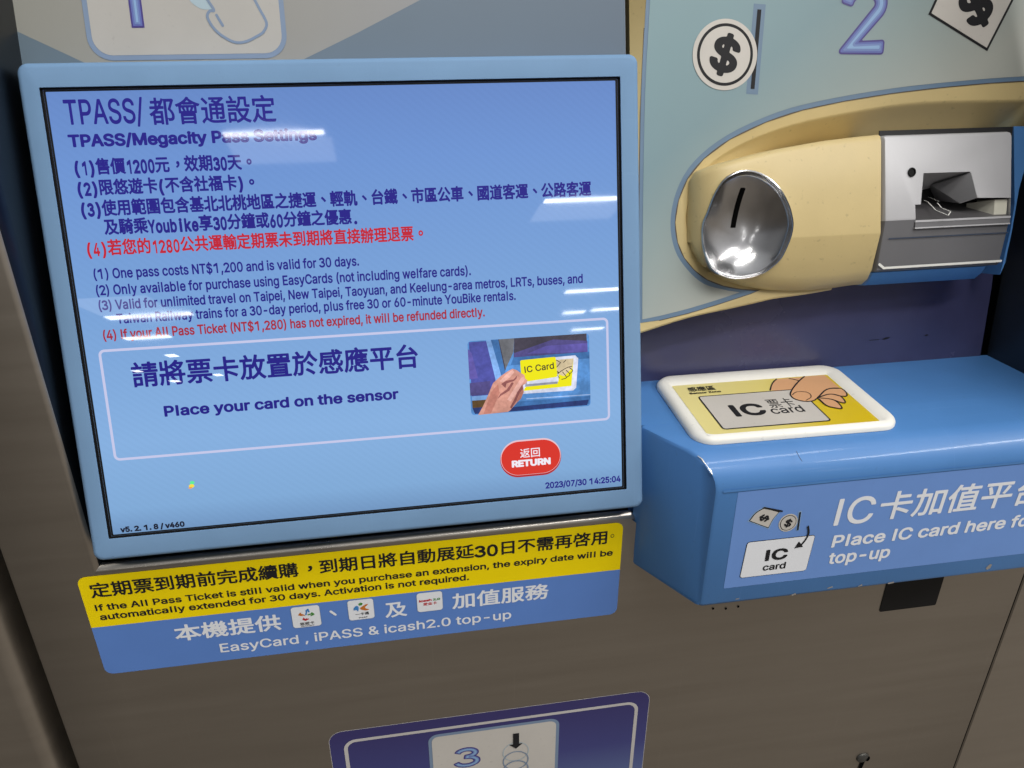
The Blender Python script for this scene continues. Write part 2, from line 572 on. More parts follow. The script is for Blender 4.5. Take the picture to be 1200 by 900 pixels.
def cells_from_field(X0, Y0, st, F):
    """polygons covering F > 0 on a regular grid (marching squares)"""
    H, W = F.shape
    pos = F > 0
    pts, polys, idx = [], [], {}

    def pt(x, y):
        k = (round(x, 4), round(y, 4))
        if k not in idx:
            idx[k] = len(pts)
            pts.append((X0 + x * st, Y0 + y * st))
        return idx[k]
    cnt = pos[:-1, :-1].astype(int) + pos[:-1, 1:] + pos[1:, :-1] + pos[1:, 1:]
    for j in range(H - 1):
        row = cnt[j]
        if not row.any():
            continue
        i = 0
        while i < W - 1:
            if row[i] == 4:
                k = i
                while k < W - 1 and row[k] == 4:
                    k += 1
                polys.append((pt(i, j), pt(k, j), pt(k, j + 1), pt(i, j + 1)))
                i = k
                continue
            if row[i] > 0:
                cs = ((i, j), (i + 1, j), (i + 1, j + 1), (i, j + 1))
                vs = [F[y, x] for x, y in cs]
                p = []
                for a in range(4):
                    b = (a + 1) % 4
                    if vs[a] > 0:
                        p.append(pt(*cs[a]))
                    if (vs[a] > 0) != (vs[b] > 0):
                        t = min(.98, max(.02, vs[a] / (vs[a] - vs[b])))
                        p.append(pt(cs[a][0] + t * (cs[b][0] - cs[a][0]), cs[a][1] + t * (cs[b][1] - cs[a][1])))
                if len(set(p)) >= 3:
                    polys.append(tuple(dict.fromkeys(p)))
            i += 1
    return pts, polys


def seg_dist(PX, PY, A, B):
    d = np.full(PX.shape, 1e9)
    for a, b in zip(A, B):
        e = b - a
        L = e @ e
        t = np.clip(((PX - a[0]) * e[0] + (PY - a[1]) * e[1]) / L, 0, 1) if L > 0 else 0
        d = np.minimum(d, np.hypot(PX - a[0] - t * e[0], PY - a[1] - t * e[1]))
    return d


def stroke(lines, width, st=None, taper=None):
    """round-ended pen lines of one width, as cells"""
    A = np.array([p for l in lines for p in l[:-1]], float)
    B = np.array([p for l in lines for p in l[1:]], float)
    st = st or width / 5
    lo, hi = np.minimum(A.min(0), B.min(0)) - width, np.maximum(A.max(0), B.max(0)) + width
    gx, gy = np.arange(lo[0], hi[0] + st, st), np.arange(lo[1], hi[1] + st, st)
    PX, PY = np.meshgrid(gx, gy)
    return cells_from_field(lo[0], lo[1], st, width / 2 - seg_dist(PX, PY, A, B))


# ------------------------------------------------------------------ lettering: outlines of Blender's own fonts, thickened by distance
_fd = os.path.join(bpy.utils.system_resource('DATAFILES'), 'fonts')
FONTS = {}
for k, fn in (('sans', 'Inter.woff2'), ('mono', 'DejaVuSansMono.woff2')):
    try:
        FONTS[k] = bpy.data.fonts.load(os.path.join(_fd, fn))
    except Exception:
        FONTS[k] = None
FONTS['cjk'] = None
_gl, _field, _cells = {}, {}, {}


def _text_mesh(s, font):
    c = bpy.data.curves.new('t', 'FONT')
    c.body = s
    c.resolution_u = 4
    c.fill_mode = 'NONE'
    if FONTS[font]:
        c.font = FONTS[font]
    o = bpy.data.objects.new('t', c)
    me = o.to_mesh()
    v = np.array([q.co[:2] for q in me.vertices]).reshape(-1, 2)
    e = np.array([q.vertices[:] for q in me.edges], int).reshape(-1, 2)
    o.to_mesh_clear()
    bpy.data.objects.remove(o)
    bpy.data.curves.remove(c)
    return v, e


def glyph(ch, font):
    """(segments, advance) of one character at size 1"""
    k = (ch, font)
    if k not in _gl and font == 'sans' and ch in 'Il123':           # plain grotesque forms
        S = glyph('H', 'sans')[0]
        xs = sorted(set(np.round(S[..., 0].ravel(), 4)))
        w, H = xs[1] - xs[0], S[..., 1].max()
        if ch in '23':
            arc = lambda cx, cy, rx, ry, a, b: [(cx + rx * math.cos(math.radians(a + (b - a) * i / 22)), cy + ry * math.sin(math.radians(a + (b - a) * i / 22))) for i in range(23)]
            h = w / 2
            if ch == '2':
                cl = arc(.30 * H / .73, H * .715, .215 * H / .73, H * .285 - h, 172, -38) + [(.05 + w * .9, h), (.05 + w * .9, h), (.57 * H / .73, h)]
                cl[-3:] = [(.05 + w * .75, h), (.57 * H / .73, h)]
            else:
                cl = arc(.29 * H / .73, H * .745, .20 * H / .73, H * .255 - h, 165, -84) + arc(.29 * H / .73, H * .29, .235 * H / .73, H * .29 - h, 86, -165)
            cl = [np.array(q) for q in cl]
            nn = []
            for i in range(len(cl)):
                d = cl[min(i + 1, len(cl) - 1)] - cl[max(i - 1, 0)]
                d0, d1 = cl[i] - cl[max(i - 1, 0)], cl[min(i + 1, len(cl) - 1)] - cl[i]
                q = np.zeros(2)
                for e in (d0, d1):
                    L = np.linalg.norm(e)
                    q = q + (np.array((-e[1], e[0])) / L if L > 1e-9 else 0)
                nn.append(q * (2 * h / max(q @ q, .9)) if 0 < i < len(cl) - 1 else q * h)
            p = [c + v for c, v in zip(cl, nn)] + [c - v for c, v in zip(cl, nn)][::-1]
            adv = .62 * H / .73
        elif ch == '1':
            x = .27
            p = [(x, 0), (x + w, 0), (x + w, H), (x + w * .25, H), (.09, H * .83), (.09, H * .83 - w * 1.15), (x, H * .93 - w)]
            adv = .54
        else:
            T = H if ch == 'I' else glyph('h', 'sans')[0][..., 1].max()
            p = [(.085, 0), (.085 + w, 0), (.085 + w, T), (.085, T)]
            adv = .17 + w
        p = np.array(p)
        _gl[k] = (np.stack([p, np.roll(p, -1, 0)], 1), adv)
    if k not in _gl:
        if font == 'cjk':
            v, e = _text_mesh(ch, font)
            _gl[k] = (v[e] if len(e) else np.zeros((0, 2, 2)), 1.0)
        else:
            base, _ = _text_mesh('HH', font)
            w, _ = _text_mesh('H' + ch + 'H', font)
            v, e = _text_mesh(ch, font) if ch != ' ' else (np.zeros((0, 2)), np.zeros((0, 2), int))
            _gl[k] = (v[e] if len(e) else np.zeros((0, 2, 2)), w[:, 0].max() - base[:, 0].max())
    return _gl[k]


def gfield(ch, font, R):
    k = (ch, font, R)
    if k not in _field:
        S, _ = glyph(ch, font)
        A, B = S[:, 0], S[:, 1]
        lo, hi = A.min(0) - .1, A.max(0) + .1
        st = 1 / R
        gx, gy = np.arange(lo[0], hi[0] + st, st) + 1e-5, np.arange(lo[1], hi[1] + st, st) + 1.3e-5
        PX, PY = np.meshgrid(gx, gy)
        wn = np.zeros(PX.shape, int)
        for a, b in zip(A, B):
            up = (a[1] <= PY) & (b[1] > PY)
            dn = (a[1] > PY) & (b[1] <= PY)
            side = (b[0] - a[0]) * (PY - a[1]) - (PX - a[0]) * (b[1] - a[1])
            wn += (up & (side > 0)).astype(int) - (dn & (side < 0)).astype(int)
        d = seg_dist(PX, PY, A, B)
        _field[k] = (gx[0], gy[0], st, np.where(wn != 0, d, -d))
    return _field[k]


def gcells(ch, font, wt, R):
    k = (ch, font, wt, R)
    if k not in _cells:
        x, y, st, F = gfield(ch, font, R)
        _cells[k] = cells_from_field(x, y, st, F + wt)
    return _cells[k]


def text(mb, fr, s, p0, p1, h, key, h0=.0002, font='sans', wt=0.0, cwt=None, slant=0.0, mono=False, R=56, up=None, track=0.0, inner=None):
    """set s between the two ends of its baseline; h = height of a capital (of a CJK character if there is one).
    inner = [(extra weight, ink)] prints the same letters again, thinner, on top"""
    cwt = wt if cwt is None else cwt
    cjk = any(ord(c) > 0x2E80 for c in s)
    items, x = [], 0.0
    capH = glyph('H', font)[0][..., 1].max()
    lk = (.86 * .86 / capH) if cjk else 1.0
    for c in s:
        f = 'cjk' if ord(c) > 0x2E80 else font
        S, adv = glyph(c, f)
        if f == 'cjk':
            dx, dy = (.34, .36) if c in '，。、' else (0, .08)       # centred in its cell
            items.append((c, f, x + dx, dy, 1.0, 1.0, cwt))
            x += adv + track
        elif mono:
            kx = min(lk, .47 / adv) if adv else 1
            ink_c = (S[..., 0].min() + S[..., 0].max()) / 2 * kx if len(S) else 0
            items.append((c, f, x + .25 - ink_c, 0.0, kx, lk, wt))
            x += .5
        else:
            items.append((c, f, x, 0.0, lk if cjk else 1.0, lk, wt))
            x += adv * (lk if cjk else 1.0) + track
    ink = [(x0 + kx * glyph(c, f)[0][..., 0].min(), x0 + kx * glyph(c, f)[0][..., 0].max()) for c, f, x0, yo, kx, ky, w in items if c != ' ']
    w0, w1 = items[0][6], items[-1][6]
    a, b = ink[0][0] - w0 * items[0][4], ink[-1][1] + w1 * items[-1][4]
    P0, P1 = np.array(p0, float), np.array(p1, float)
    L = np.linalg.norm(P1 - P0)
    ex = (P1 - P0) / L
    ey = np.array((-ex[1], ex[0])) if up is None else np.array(up, float)
    sx = L / (b - a)
    sy = h / ((.86 + 2 * cwt) if cjk else (capH + 2 * wt))
    lift = cwt if cjk else wt
    for add, ink_key in [(0, key)] + list(inner or []):
        for c, f, x0, yo, kx, ky, w in items:
            if c == ' ':
                continue
            pts, polys = gcells(c, f, w + add, R)
            q = [tuple(P0 + ex * ((x0 + kx * px - a) * sx + slant * (py * ky + yo + lift) * sy) + ey * ((py * ky + yo + lift) * sy)) for px, py in pts]
            mb.shape(fr, (q, polys), ink_key, h0)
        h0 += .00012


def lerp(a, b, t): return (a[0] + (b[0] - a[0]) * t, a[1] + (b[1] - a[1]) * t)
def mid(*p): return (sum(q[0] for q in p) / len(p), sum(q[1] for q in p) / len(p))


# ================================================================== THE MACHINE
machine = empty('ticket_machine', (.3, .1, -1.25), 'blue and steel station ticket machine with lit touchscreen and card shelf', 'ticket machine')

# ---- steel front: L-shaped sheet, its upper edges rolled back round the console opening
mb = MB()
XL, XR, ZB, YF = -.0766, .7085, -1.2, .012
ZT, XC, RR = -.0390, -.0235, .0050                                # top of the low part, right side of the left column, bend radius
mb.face([(XL + .004, YF, ZB), (XR, YF, ZB), (XR, YF, -.072), (.3553, YF, -.072), (.3553, YF, ZT - .004), (.3513, YF, ZT), (XC, YF, ZT),
         (XC, YF, .75), (XL + .004, YF, .75)], 'steel')
arc = [(YF + RR * (1 - math.cos(t)), RR * math.sin(t)) for t in (math.pi / 2 * i / 8 for i in range(9))]
mb.loft([[(XC, y, ZT + z) for y, z in arc] + [(XC, YF + RR + .0004, ZT - .012)], [(.3513, y, ZT + z) for y, z in arc] + [(.3513, YF + RR + .0004, ZT - .012)],
         [(.3548, y + .0015, ZT + z * .75 - .002) for y, z in arc] + [(.3548, YF + RR + .002, ZT - .012)]], 'steel_edge', closed=False, keys=['steel_edge'] * 8 + ['black'])  # back of the lip coloured black for the shaded gap
r2 = .013
arc2 = [(YF + r2 * (1 - math.cos(t)), r2 * math.sin(t)) for t in (math.pi / 2 * i / 8 for i in range(9))]
mb.loft([[(XC + x * .45, y, z) for y, x in arc2] for z in (ZT, .75)], 'steel', closed=False, keys=['steel'] * 3 + ['steel_shaded'] * 5)  # one sheet, turning dark partway round: painted shade
mb.loft([[(XL + .004, YF, z), (XL + .0012, YF + .0012, z), (XL, YF + .004, z), (XL, .5, z)] for z in (ZB, .75)], 'steel', closed=False)
mb.loft([[(XR, YF, z), (XR + .0002, YF + .02, z)] for z in (ZB, .75)], 'black', closed=False)
front_panel = mb.build('front_panel', machine, smooth=40)

# ---- side wall of the recess on the left, running back from the column to the console
mb = MB()
xw = XC + r2 * .45
mb.face([(xw, YF + r2, ZT + .002), (xw + .0022, .16, ZT + .002), (xw + .0022, .22, .75), (xw, YF + r2, .75)], 'steel_shaded')
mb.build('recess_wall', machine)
mb = MB()
a, b = [(0.67518, 0.08227), (0.67979, 0.04391)]
d = np.array((b[0] - a[0], b[1] - a[1]))
q = [(a[0] - .001, a[1]), (a[0] + d[0] * 1.2, a[1] + d[1] * 1.2), (a[0] + d[0] * 3.2, a[1] + d[1] * 3.2)]
top_lean = -.021
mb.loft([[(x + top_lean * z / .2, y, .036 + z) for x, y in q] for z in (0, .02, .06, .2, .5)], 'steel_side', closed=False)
mb.build('recess_wall', machine, smooth=30)
# ---- right-hand door of the front, beyond the seam
mb = MB()
mb.loft([[(.7108, .03, z), (.7108, YF + .001, z), (.7118, YF, z), (1.15, YF, z), (1.15, .5, z)] for z in (ZB, .75)], 'steel', closed=False)
mb.build('side_panel', machine, smooth=30)
mb = MB()                                                         # body behind the panels
mb.box((XL + .001, .19, ZB), (1.149, .6, .75), 'black')
mb.box((XL + .001, .033, ZB), (1.149, .19, -.1), 'black')
mb.box((XC - .001, .0285, -.099), (.3538, .06, -.020), 'black')  # black block standing in for the shade below the bezel
mb.build('cabinet_body', machine)

# ---- purple wall behind the shelf
mb = MB()
mb.loft([[(.33, .082, .02), (.67, .082, .02)], [(.33, .082, .10), (.66, .082, .10)], [(.33, .092, .17), (.655, .092, .17)], [(.33, .15, .26), (.65, .15, .26)]], 'purple', closed=False)
for pts in (([(0.57358, 0.06024), (0.57697, 0.06172), (0.58072, 0.0616), (0.57948, 0.06049), (0.57593, 0.0597)]), ([(0.61099, 0.06064), (0.61295, 0.06185), (0.6146, 0.06129), (0.6126, 0.06023)]), ([(0.56245, 0.06022), (0.5713, 0.06048), (0.5714, 0.06003), (0.56327, 0.05987)])):
    mb.poly(WALL, pts, 'ink_black', .0003)
mb.build('recess_back_wall', machine, smooth=40)

# ---- card shelf
mb = MB()
zt, yf, zb, R = .0385, -.042, -.0822, .023
prof = [(.0155, zt), (.004, zt), (yf + R, zt)]
prof += [(yf + R - R * math.sin(t), zt - R + R * math.cos(t)) for t in (math.pi / 2 * i / 12 for i in range(1, 13))]
prof += [(yf, zb + .004), (yf + .0012, zb + .0012), (yf + .004, zb), (.004, zb), (.0155, zb)]
def xl(y): return .3555 + (.012 - y) * .60
def xr(y): return a[0] + (a[1] - y) * (b[0] - a[0]) / (a[1] - b[1]) + .001
rings = []
for dx, k in ((.0000, 0), (.0010, .5), (.003, 1)):                # rounded left end: three rings
    ring = []
    for y, z in prof:
        cy, cz = np.clip(y, yf + .004, .02), np.clip(z, zb + .004, zt - .004)
        sh = {0: .0030, .5: .0009, 1: 0.}[k]
        vy, vz = cy - y, cz - z
        L = math.hypot(vy, vz) or 1
        ring.append((xl(y) + dx, y + vy / L * sh * (1 if y < .06 else 0), z + vz / L * sh))
    rings.append(ring)
rings.append([(xr(y), y, z) for y, z in prof])
mb.loft(rings, 'blue', closed=True, cap0='blue', cap1='blue')
mb.loft([[(.3540, .0155, zb), (.3540, .0155, zt), (xr(.0155), .0155, zt), (xr(.0155), .0155, zb)], [(.3540, .0825, zb), (.3540, .0825, zt), (xr(.0825), .0825, zt), (xr(.0825), .0825, zb)]], 'blue', cap1='blue')
# folded top sheet: thin lip where it ends on the front
seam = ([(0.39397, 0.01661), (0.61062, 0.03048)])
mb.loft([[(x, yf - .0006, zz) for x in (seam[0][0] - .0005, .71)] for zz in (.0185, .0166)] + [[(x, yf + .0002, .0166) for x in (seam[0][0] - .0005, .71)]], 'blue', closed=False)
mb.loft([[(x, yf - .0003, zz) for x in (seam[0][0], .71)] for zz in (.0166, .0162)], 'greyline', closed=False)
shelf = mb.build('card_shelf', machine, smooth=40)
mb = MB()
for pts in (([(0.4848, -0.07706), (0.48856, -0.07576), (0.48944, -0.07684), (0.4856, -0.07773)]), ([(0.50935, -0.07886), (0.5124, -0.07729), (0.51301, -0.07858), (0.51013, -0.07938)]), ([(0.53321, -0.07909), (0.53786, -0.07846), (0.53849, -0.07967), (0.53419, -0.08036)]), ([(0.61251, -0.07582), (0.61508, -0.07253), (0.61705, -0.07319), (0.61633, -0.07674), (0.61374, -0.07761)]),
            ([(0.45736, -0.07943), (0.46046, -0.07828), (0.46131, -0.07936), (0.45817, -0.08035)]), ([(0.41459, -0.0768), (0.41716, -0.0767), (0.41727, -0.0775), (0.4147, -0.0776)])):
    mb = MB()
    mb.poly(SHELF_F, pts, 'chip', .0002)
    mb.build('paint_chip', shelf)
mb = MB()
mb.shape(SHELF_T, stroke([[(0.44518, -0.03435), (0.44381, -0.0406), (0.44302, -0.04681)]], .0004), 'greyline', .0002)
mb.build('scratch', shelf)
mb = MB()                                                         # bare metal at the worn corner
cr = [(yf + R - R * math.sin(t), zt - R + R * math.cos(t)) for t in (math.radians(20), math.radians(27), math.radians(34), math.radians(42), math.radians(49), math.radians(55))]
mb.loft([[(xl(y) + .0004 + .0004 * (i % 2), y - .0002, z + .00025) for i, (y, z) in enumerate(cr)], [(xl(y) + .0010 + .0008 * (i % 3 == 1), y - .0002, z + .00025) for i, (y, z) in enumerate(cr)]], 'silver_wear', closed=False)
mb.build('worn_corner', shelf, smooth=60)

# ---- sensor pad on the shelf
c4 = [(0.38076, 0.08383), (0.53038, 0.0835), (0.53554, -0.01511), (0.38339, -0.01433)]
px0, px1 = (c4[0][0] + c4[3][0]) / 2, (c4[1][0] + c4[2][0]) / 2
py1, py0 = (c4[0][1] + c4[1][1]) / 2, (c4[2][1] + c4[3][1]) / 2
i4 = [(0.39277, 0.06475), (0.51402, 0.06462), (0.51746, -0.00824), (0.39413, -0.00847)]
qx0, qx1 = (i4[0][0] + i4[3][0]) / 2, (i4[1][0] + i4[2][0]) / 2
qy1, qy0 = (i4[0][1] + i4[1][1]) / 2, (i4[2][1] + i4[3][1]) / 2
qx0, qx1, qy0, qy1 = qx0 - .0018, qx1 + .0022, qy0 - .0010, qy1 + .0012
mb = MB()
T_ = PADB
rings = []
for ins, h in ((0, .0003), (.0, .0022), (.0006, .0036), (.0022, .0052), (.0045, .0058)):
    rings.append([T_.p(u, v, h) for u, v in rrect(px0 + ins, py0 + ins, px1 - ins, py1 - ins, .015 - ins * .8, 8)])
for ins, h in ((-.0012, .0056), (0, .0045)):
    rings.append([T_.p(u, v, h) for u, v in rrect(qx0 + ins, qy0 + ins, qx1 - ins, qy1 - ins, .0012 - ins, 8)])
mb.loft(rings, 'pad_white', cap1='pad_white')
pad = mb.build('sensor_pad', machine, smooth=50)
mb = MB()
mb.poly(PAD, rrect(qx0 + .0003, qy0 + .0003, qx1 - .0003, qy1 - .0003, .001), 'pad_yellow', 0)
# the card drawn on it, held by a drawn hand
k4 = [(0.40389, 0.04532), (0.47866, 0.04639), (0.49067, -0.00354), (0.40558, -0.00387)]
cx0, cx1 = (k4[0][0] + k4[3][0]) / 2, (k4[1][0] + k4[2][0]) / 2
cy1, cy0 = (k4[0][1] + k4[1][1]) / 2, (k4[2][1] + k4[3][1]) / 2
card_o = rrect(cx0, cy0, cx1, cy1, .003)
back = [(0.47549, 0.06421), (0.46892, 0.05756), (0.46229, 0.04712), (0.47875, 0.04242), (0.49997, 0.06411), (0.48806, 0.06418)]
mb.poly(PAD, smooth(back[:3], n=4) + list(back[3:]), 'ink_skin', .00008)
mb.shape(PAD, stroke([smooth(back[:3], n=6), smooth([(0.48556, 0.06337), (0.48878, 0.06137), (0.49143, 0.05828)], n=5)], .0011), 'ink_black', .00016)
mb.poly(PAD, card_o, 'ink_black', .00024)
mb.poly(PAD, inset(card_o, .0011), 'ink_paper', .00032)
palm = smooth([(0.49768, 0.06447), (0.4882, 0.05599), (0.47572, 0.04108)], n=4) + smooth([(0.47308, 0.03363), (0.47524, 0.02855), (0.48032, 0.02547), (0.48631, 0.02614), (0.49167, 0.03003)], n=4) + list([(0.48933, 0.01614), (0.49932, 0.01276), (0.5077, 0.02011), (0.51379, 0.0286), (0.51562, 0.04172), (0.51485, 0.06419), (0.50228, 0.0645)])
fing = [smooth([(0.4918, 0.03028), (0.50481, 0.04143), (0.51516, 0.0415), (0.51641, 0.0351), (0.51376, 0.02915), (0.50878, 0.02993), (0.50269, 0.03365), (0.49136, 0.03008)], n=4), smooth([(0.49167, 0.03003), (0.50338, 0.03367), (0.50899, 0.02908), (0.5075, 0.01974), (0.50392, 0.0211), (0.49993, 0.02602), (0.49178, 0.0296)], n=4),
        smooth([(0.49178, 0.0296), (0.49993, 0.02602), (0.50209, 0.02019), (0.50044, 0.0118), (0.49583, 0.01356), (0.49164, 0.01801), (0.49131, 0.02805)], n=4)]
mb.poly(PAD, [(0.49768, 0.06447), (0.47572, 0.04108), (0.47308, 0.03363), (0.47524, 0.02855), (0.48032, 0.02547), (0.48631, 0.02614), (0.49167, 0.03003), (0.50455, 0.04118), (0.51547, 0.04145), (0.51485, 0.06419)], 'ink_skin', .0004)
for i, f in enumerate(fing):
    mb.poly(PAD, f, 'ink_skin', .00048 - i * .00002)
mb.shape(PAD, stroke([smooth([(0.49834, 0.06436), (0.48753, 0.05464), (0.47572, 0.04108), (0.47308, 0.03363), (0.47524, 0.02855), (0.48032, 0.02547), (0.48631, 0.02614), (0.49167, 0.03003), (0.50467, 0.04116), (0.51508, 0.04137)], n=5)] + [f for f in fing], .0011), 'ink_black', .00056)
nail = [(0.48073, 0.03352), (0.48938, 0.03796), (0.49738, 0.0416)]
mb.shape(PAD, stroke([smooth([(0.47502, 0.03689), (0.47986, 0.04057), (0.4864, 0.0401), (0.48852, 0.03629), (0.48672, 0.03121), (0.4809, 0.02726)], n=5)], .0006), 'ink_black', .0006)
text(mb, PAD, 'IC', [(0.42019, 0.0116)], [(0.44413, 0.01147)], .0205, 'ink_black', .0004, wt=.028) if False else None
u0, u1 = [(0.42049, 0.02853), (0.44543, 0.01429)]
b0, b1 = [(0.41974, 0.01204), (0.4443, 0.01157)]
vb = (b0[1] + b1[1]) / 2
t0 = [(0.421, 0.02897)][0]
text(mb, PAD, 'IC', (t0[0], vb), ([(0.44531, 0.01431)][0][0], vb), t0[1] - vb, 'ink_black', .0004, wt=.030)
k = [(0.45039, 0.02978), (0.44687, 0.01996), (0.47059, 0.01987)]
text(mb, PAD, '票卡', (k[0][0] + .0005, k[1][1]), (k[2][0], k[1][1]), .0125, 'ink_black', .0004, cwt=.004)
k = [(0.44841, 0.01105), (0.47296, 0.01226)]
text(mb, PAD, 'card', (k[0][0], (k[0][1] + k[1][1]) / 2), (k[1][0], (k[0][1] + k[1][1]) / 2), .0098, 'ink_black', .0004, wt=.01)
k = [(0.40166, 0.05454), (0.42285, 0.05487), (0.40068, 0.05092), (0.42516, 0.0514)]
text(mb, PAD, '感應區', (k[0][0], k[0][1] - .0008), (k[1][0], k[0][1] - .0008), .0066, 'ink_black', .0004, cwt=.012)
text(mb, PAD, 'Sensor Zone', (k[2][0], k[2][1] - .0012), (k[3][0], k[2][1] - .0012), .0026, 'ink_black', .0004, wt=.03)
mb.build('pad_label', pad)

# ---- black window under the shelf, lock, in the steel front
mb = MB()
w4 = [(0.57718, -0.13478), (0.62998, -0.13578), (0.63146, -0.16276), (0.57887, -0.16245)]
wx0, wx1 = (w4[0][0] + w4[3][0]) / 2, (w4[1][0] + w4[2][0]) / 2
mb.poly(FRONT, rrect(wx0, (w4[2][1] + w4[3][1]) / 2, wx1, -.079, .0015), 'gasket', .0006)
mb.build('sensor_window', machine)
for q in [(0.42637, -0.13647), (0.4375, -0.13813), (0.44805, -0.13753)]:                  # three small holes just under the shelf
    mb = MB()
    mb.poly(FRONT, ell(q[0], q[1], .0010, .0011, 12), 'void', .0004)
    mb.build('drain_hole', machine)
mb = MB()
lk = [(0.60239, -0.34939)][0]
mb.loft([[FRONT.p(u, v, h) for u, v in ell(lk[0], lk[1], r, r * .86, 28)] for r, h in ((.0064, .0002), (.0060, .0016), (.0048, .0022))], 'lock_grey', cap1='lock_grey')
mb.poly(FRONT, smooth([(lk[0] + .0050, lk[1] + .0034), (lk[0] + .0066, lk[1] + .0002), (lk[0] + .0052, lk[1] - .0034), (lk[0] + .0028, lk[1] - .0022), (lk[0] + .0040, lk[1] + .0004)], True, 4), 'void', .0024)
mb.poly(FRONT, [(lk[0] - .0018, lk[1] - .018), (lk[0] + .0016, lk[1] - .018), (lk[0] + .0034, lk[1] - .0026), (lk[0] - .0008, lk[1] - .0040)], 'void', .0012)
mb.build('lock', machine, smooth=40)

# ================================================================== TOUCHSCREEN
mb = MB()
o4 = (-.0136, -.0166, .3529, .2862)
k4 = [(-0.00231, 0.27227), (0.34138, 0.27284), (0.34001, -0.00085), (-0.00265, -0.00303)]
bx0, bx1 = (k4[0][0] + k4[3][0]) / 2, (k4[1][0] + k4[2][0]) / 2
by1, by0 = (k4[0][1] + k4[1][1]) / 2, (k4[2][1] + k4[3][1]) / 2
LW, LH = .338, .2704
rings = []
for ins, h, r in ((.004, -.022, .004), (0, -.022, .006), (0, -.0008, .006), (.0005, .0012, .0057), (.0016, .0025, .005), (.0032, .003, .004)):
    rings.append([SCR.p(u, v, h) for u, v in rrect(o4[0] + ins, o4[1] + ins, o4[2] - ins, o4[3] - ins, r, 8)])
for ins, h in ((.0, .003), (.0002, .0026)):
    rings.append([SCR.p(u, v, h) for u, v in rrect(bx0 + ins, by0 + ins, bx1 - ins, by1 - ins, .0006, 8)])
mb.loft(rings, 'bezel')
screen_unit = mb.build('touchscreen', machine, smooth=45)
mb = MB()
def ringband(e0, e1, key, h):
    mb.band(SCR, rrect(bx0 + e0 * (0 - bx0), by0 + e0 * (0 - by0), bx1 - e0 * (bx1 - LW), by1 - e0 * (by1 - LH), .0005, 4),
            rrect(bx0 + e1 * (0 - bx0), by0 + e1 * (0 - by0), bx1 - e1 * (bx1 - LW), by1 - e1 * (by1 - LH), .0004, 4), key, h)
mb.loft([[SCR.p(u, v, h) for u, v in rrect(bx0 + .0002, by0 + .0002, bx1 - .0002, by1 - .0002, .0006, 8)] for h in (.00265, .0003)], 'gasket')
ringband(.03, .5, 'gasket', .0004)
ringband(.5, .62, 'gasket_grey', .0003)
ringband(.62, 1.0, 'gasket', .0004)
mb.build('gasket', screen_unit)
mb = MB()
mb.poly(SCR, [(-.002, -.002), (LW + .002, -.002), (LW + .002, LH + .002), (-.002, LH + .002)], 'lcd', 0)
# box round the instruction
e4 = [(0.007, 0.11961), (0.33077, 0.11985), (0.33015, 0.04925), (0.00727, 0.04788)]
ex0, ex1 = (e4[0][0] + e4[3][0]) / 2, (e4[1][0] + e4[2][0]) / 2
ey1, ey0 = (e4[0][1] + e4[1][1]) / 2, (e4[2][1] + e4[3][1]) / 2
ro = rrect(ex0, ey0, ex1, ey1, .0036, 6)
mb.band(SCR, ro, inset(ro, .0016), 'lcd_line', .0001)


def line(s, ends, h, key, **kw):
    """a line of the display: ends = baseline ends; the baseline is level on the display"""
    v = (ends[0][1] + ends[1][1]) / 2
    text(mb, SCR, s, (ends[0][0], v), (ends[1][0], v), h, key, .0001, **kw)


line('TPASS/', [(0.00828, 0.25205), (0.05184, 0.25201)], .0140, 'lcd_navy', wt=.012)
line('都會通設定', [(0.055, 0.25058), (0.12705, 0.25076)], .0146, 'lcd_navy', cwt=.016)
line('TPASS/Megacity Pass Settings', [(0.00811, 0.23973), (0.14991, 0.23921)], .0072, 'lcd_navy', wt=.035)
CJ = dict(mono=True, wt=.034, cwt=.032)
line('(1)售價1200元，效期30天。', [(0.00934, 0.22388), (0.11005, 0.22309)], .0090, 'lcd_navy', **CJ)
line('(2)限悠遊卡(不含社福卡)。', [(0.00925, 0.21179), (0.11034, 0.21149)], .0088, 'lcd_navy', **CJ)
line('(3)使用範圍包含基北北桃地區之捷運、輕軌、台鐵、市區公車、國道客運、公路客運', [(0.00951, 0.20026), (0.32078, 0.1989)], .0090, 'lcd_navy', **CJ)
line('及騎乘Youbike享30分鐘或60分鐘之優惠.', [(0.02087, 0.18901), (0.16994, 0.18785)], .0090, 'lcd_navy', **CJ)
line('(4)若您的1280公共運輸定期票未到期將直接辦理退票。', [(0.00958, 0.17718), (0.21043, 0.17543)], .0090, 'lcd_red', mono=True, wt=.024, cwt=.026)
EN = dict(wt=.020)
line('(1) One pass costs NT$1,200 and is valid for 30 days.', [(0.01117, 0.16272), (0.16893, 0.16245)], .0062, 'lcd_navy', **EN)
line('(2) Only available for purchase using EasyCards (not including welfare cards).', [(0.01118, 0.15304), (0.23951, 0.15251)], .0062, 'lcd_navy', **EN)
line('(3) Valid for unlimited travel on Taipei, New Taipei, Taoyuan, and Keelung-area metros, LRTs, buses, and', [(0.01139, 0.14405), (0.3136, 0.14332)], .0061, 'lcd_navy', **EN)
line('Taiwan Railway trains for a 30-day period, plus free 30 or 60-minute YouBike rentals.', [(0.0206, 0.13515), (0.26818, 0.1349)], .0061, 'lcd_navy', **EN)
line('(4) If your All Pass Ticket (NT$1,280) has not expired, it will be refunded directly.', [(0.01142, 0.12583), (0.2472, 0.12505)], .0061, 'lcd_dkred', wt=.022)
line('請將票卡放置於感應平台', [(0.02467, 0.09457), (0.20193, 0.09448)], .0150, 'lcd_navy', cwt=.022)
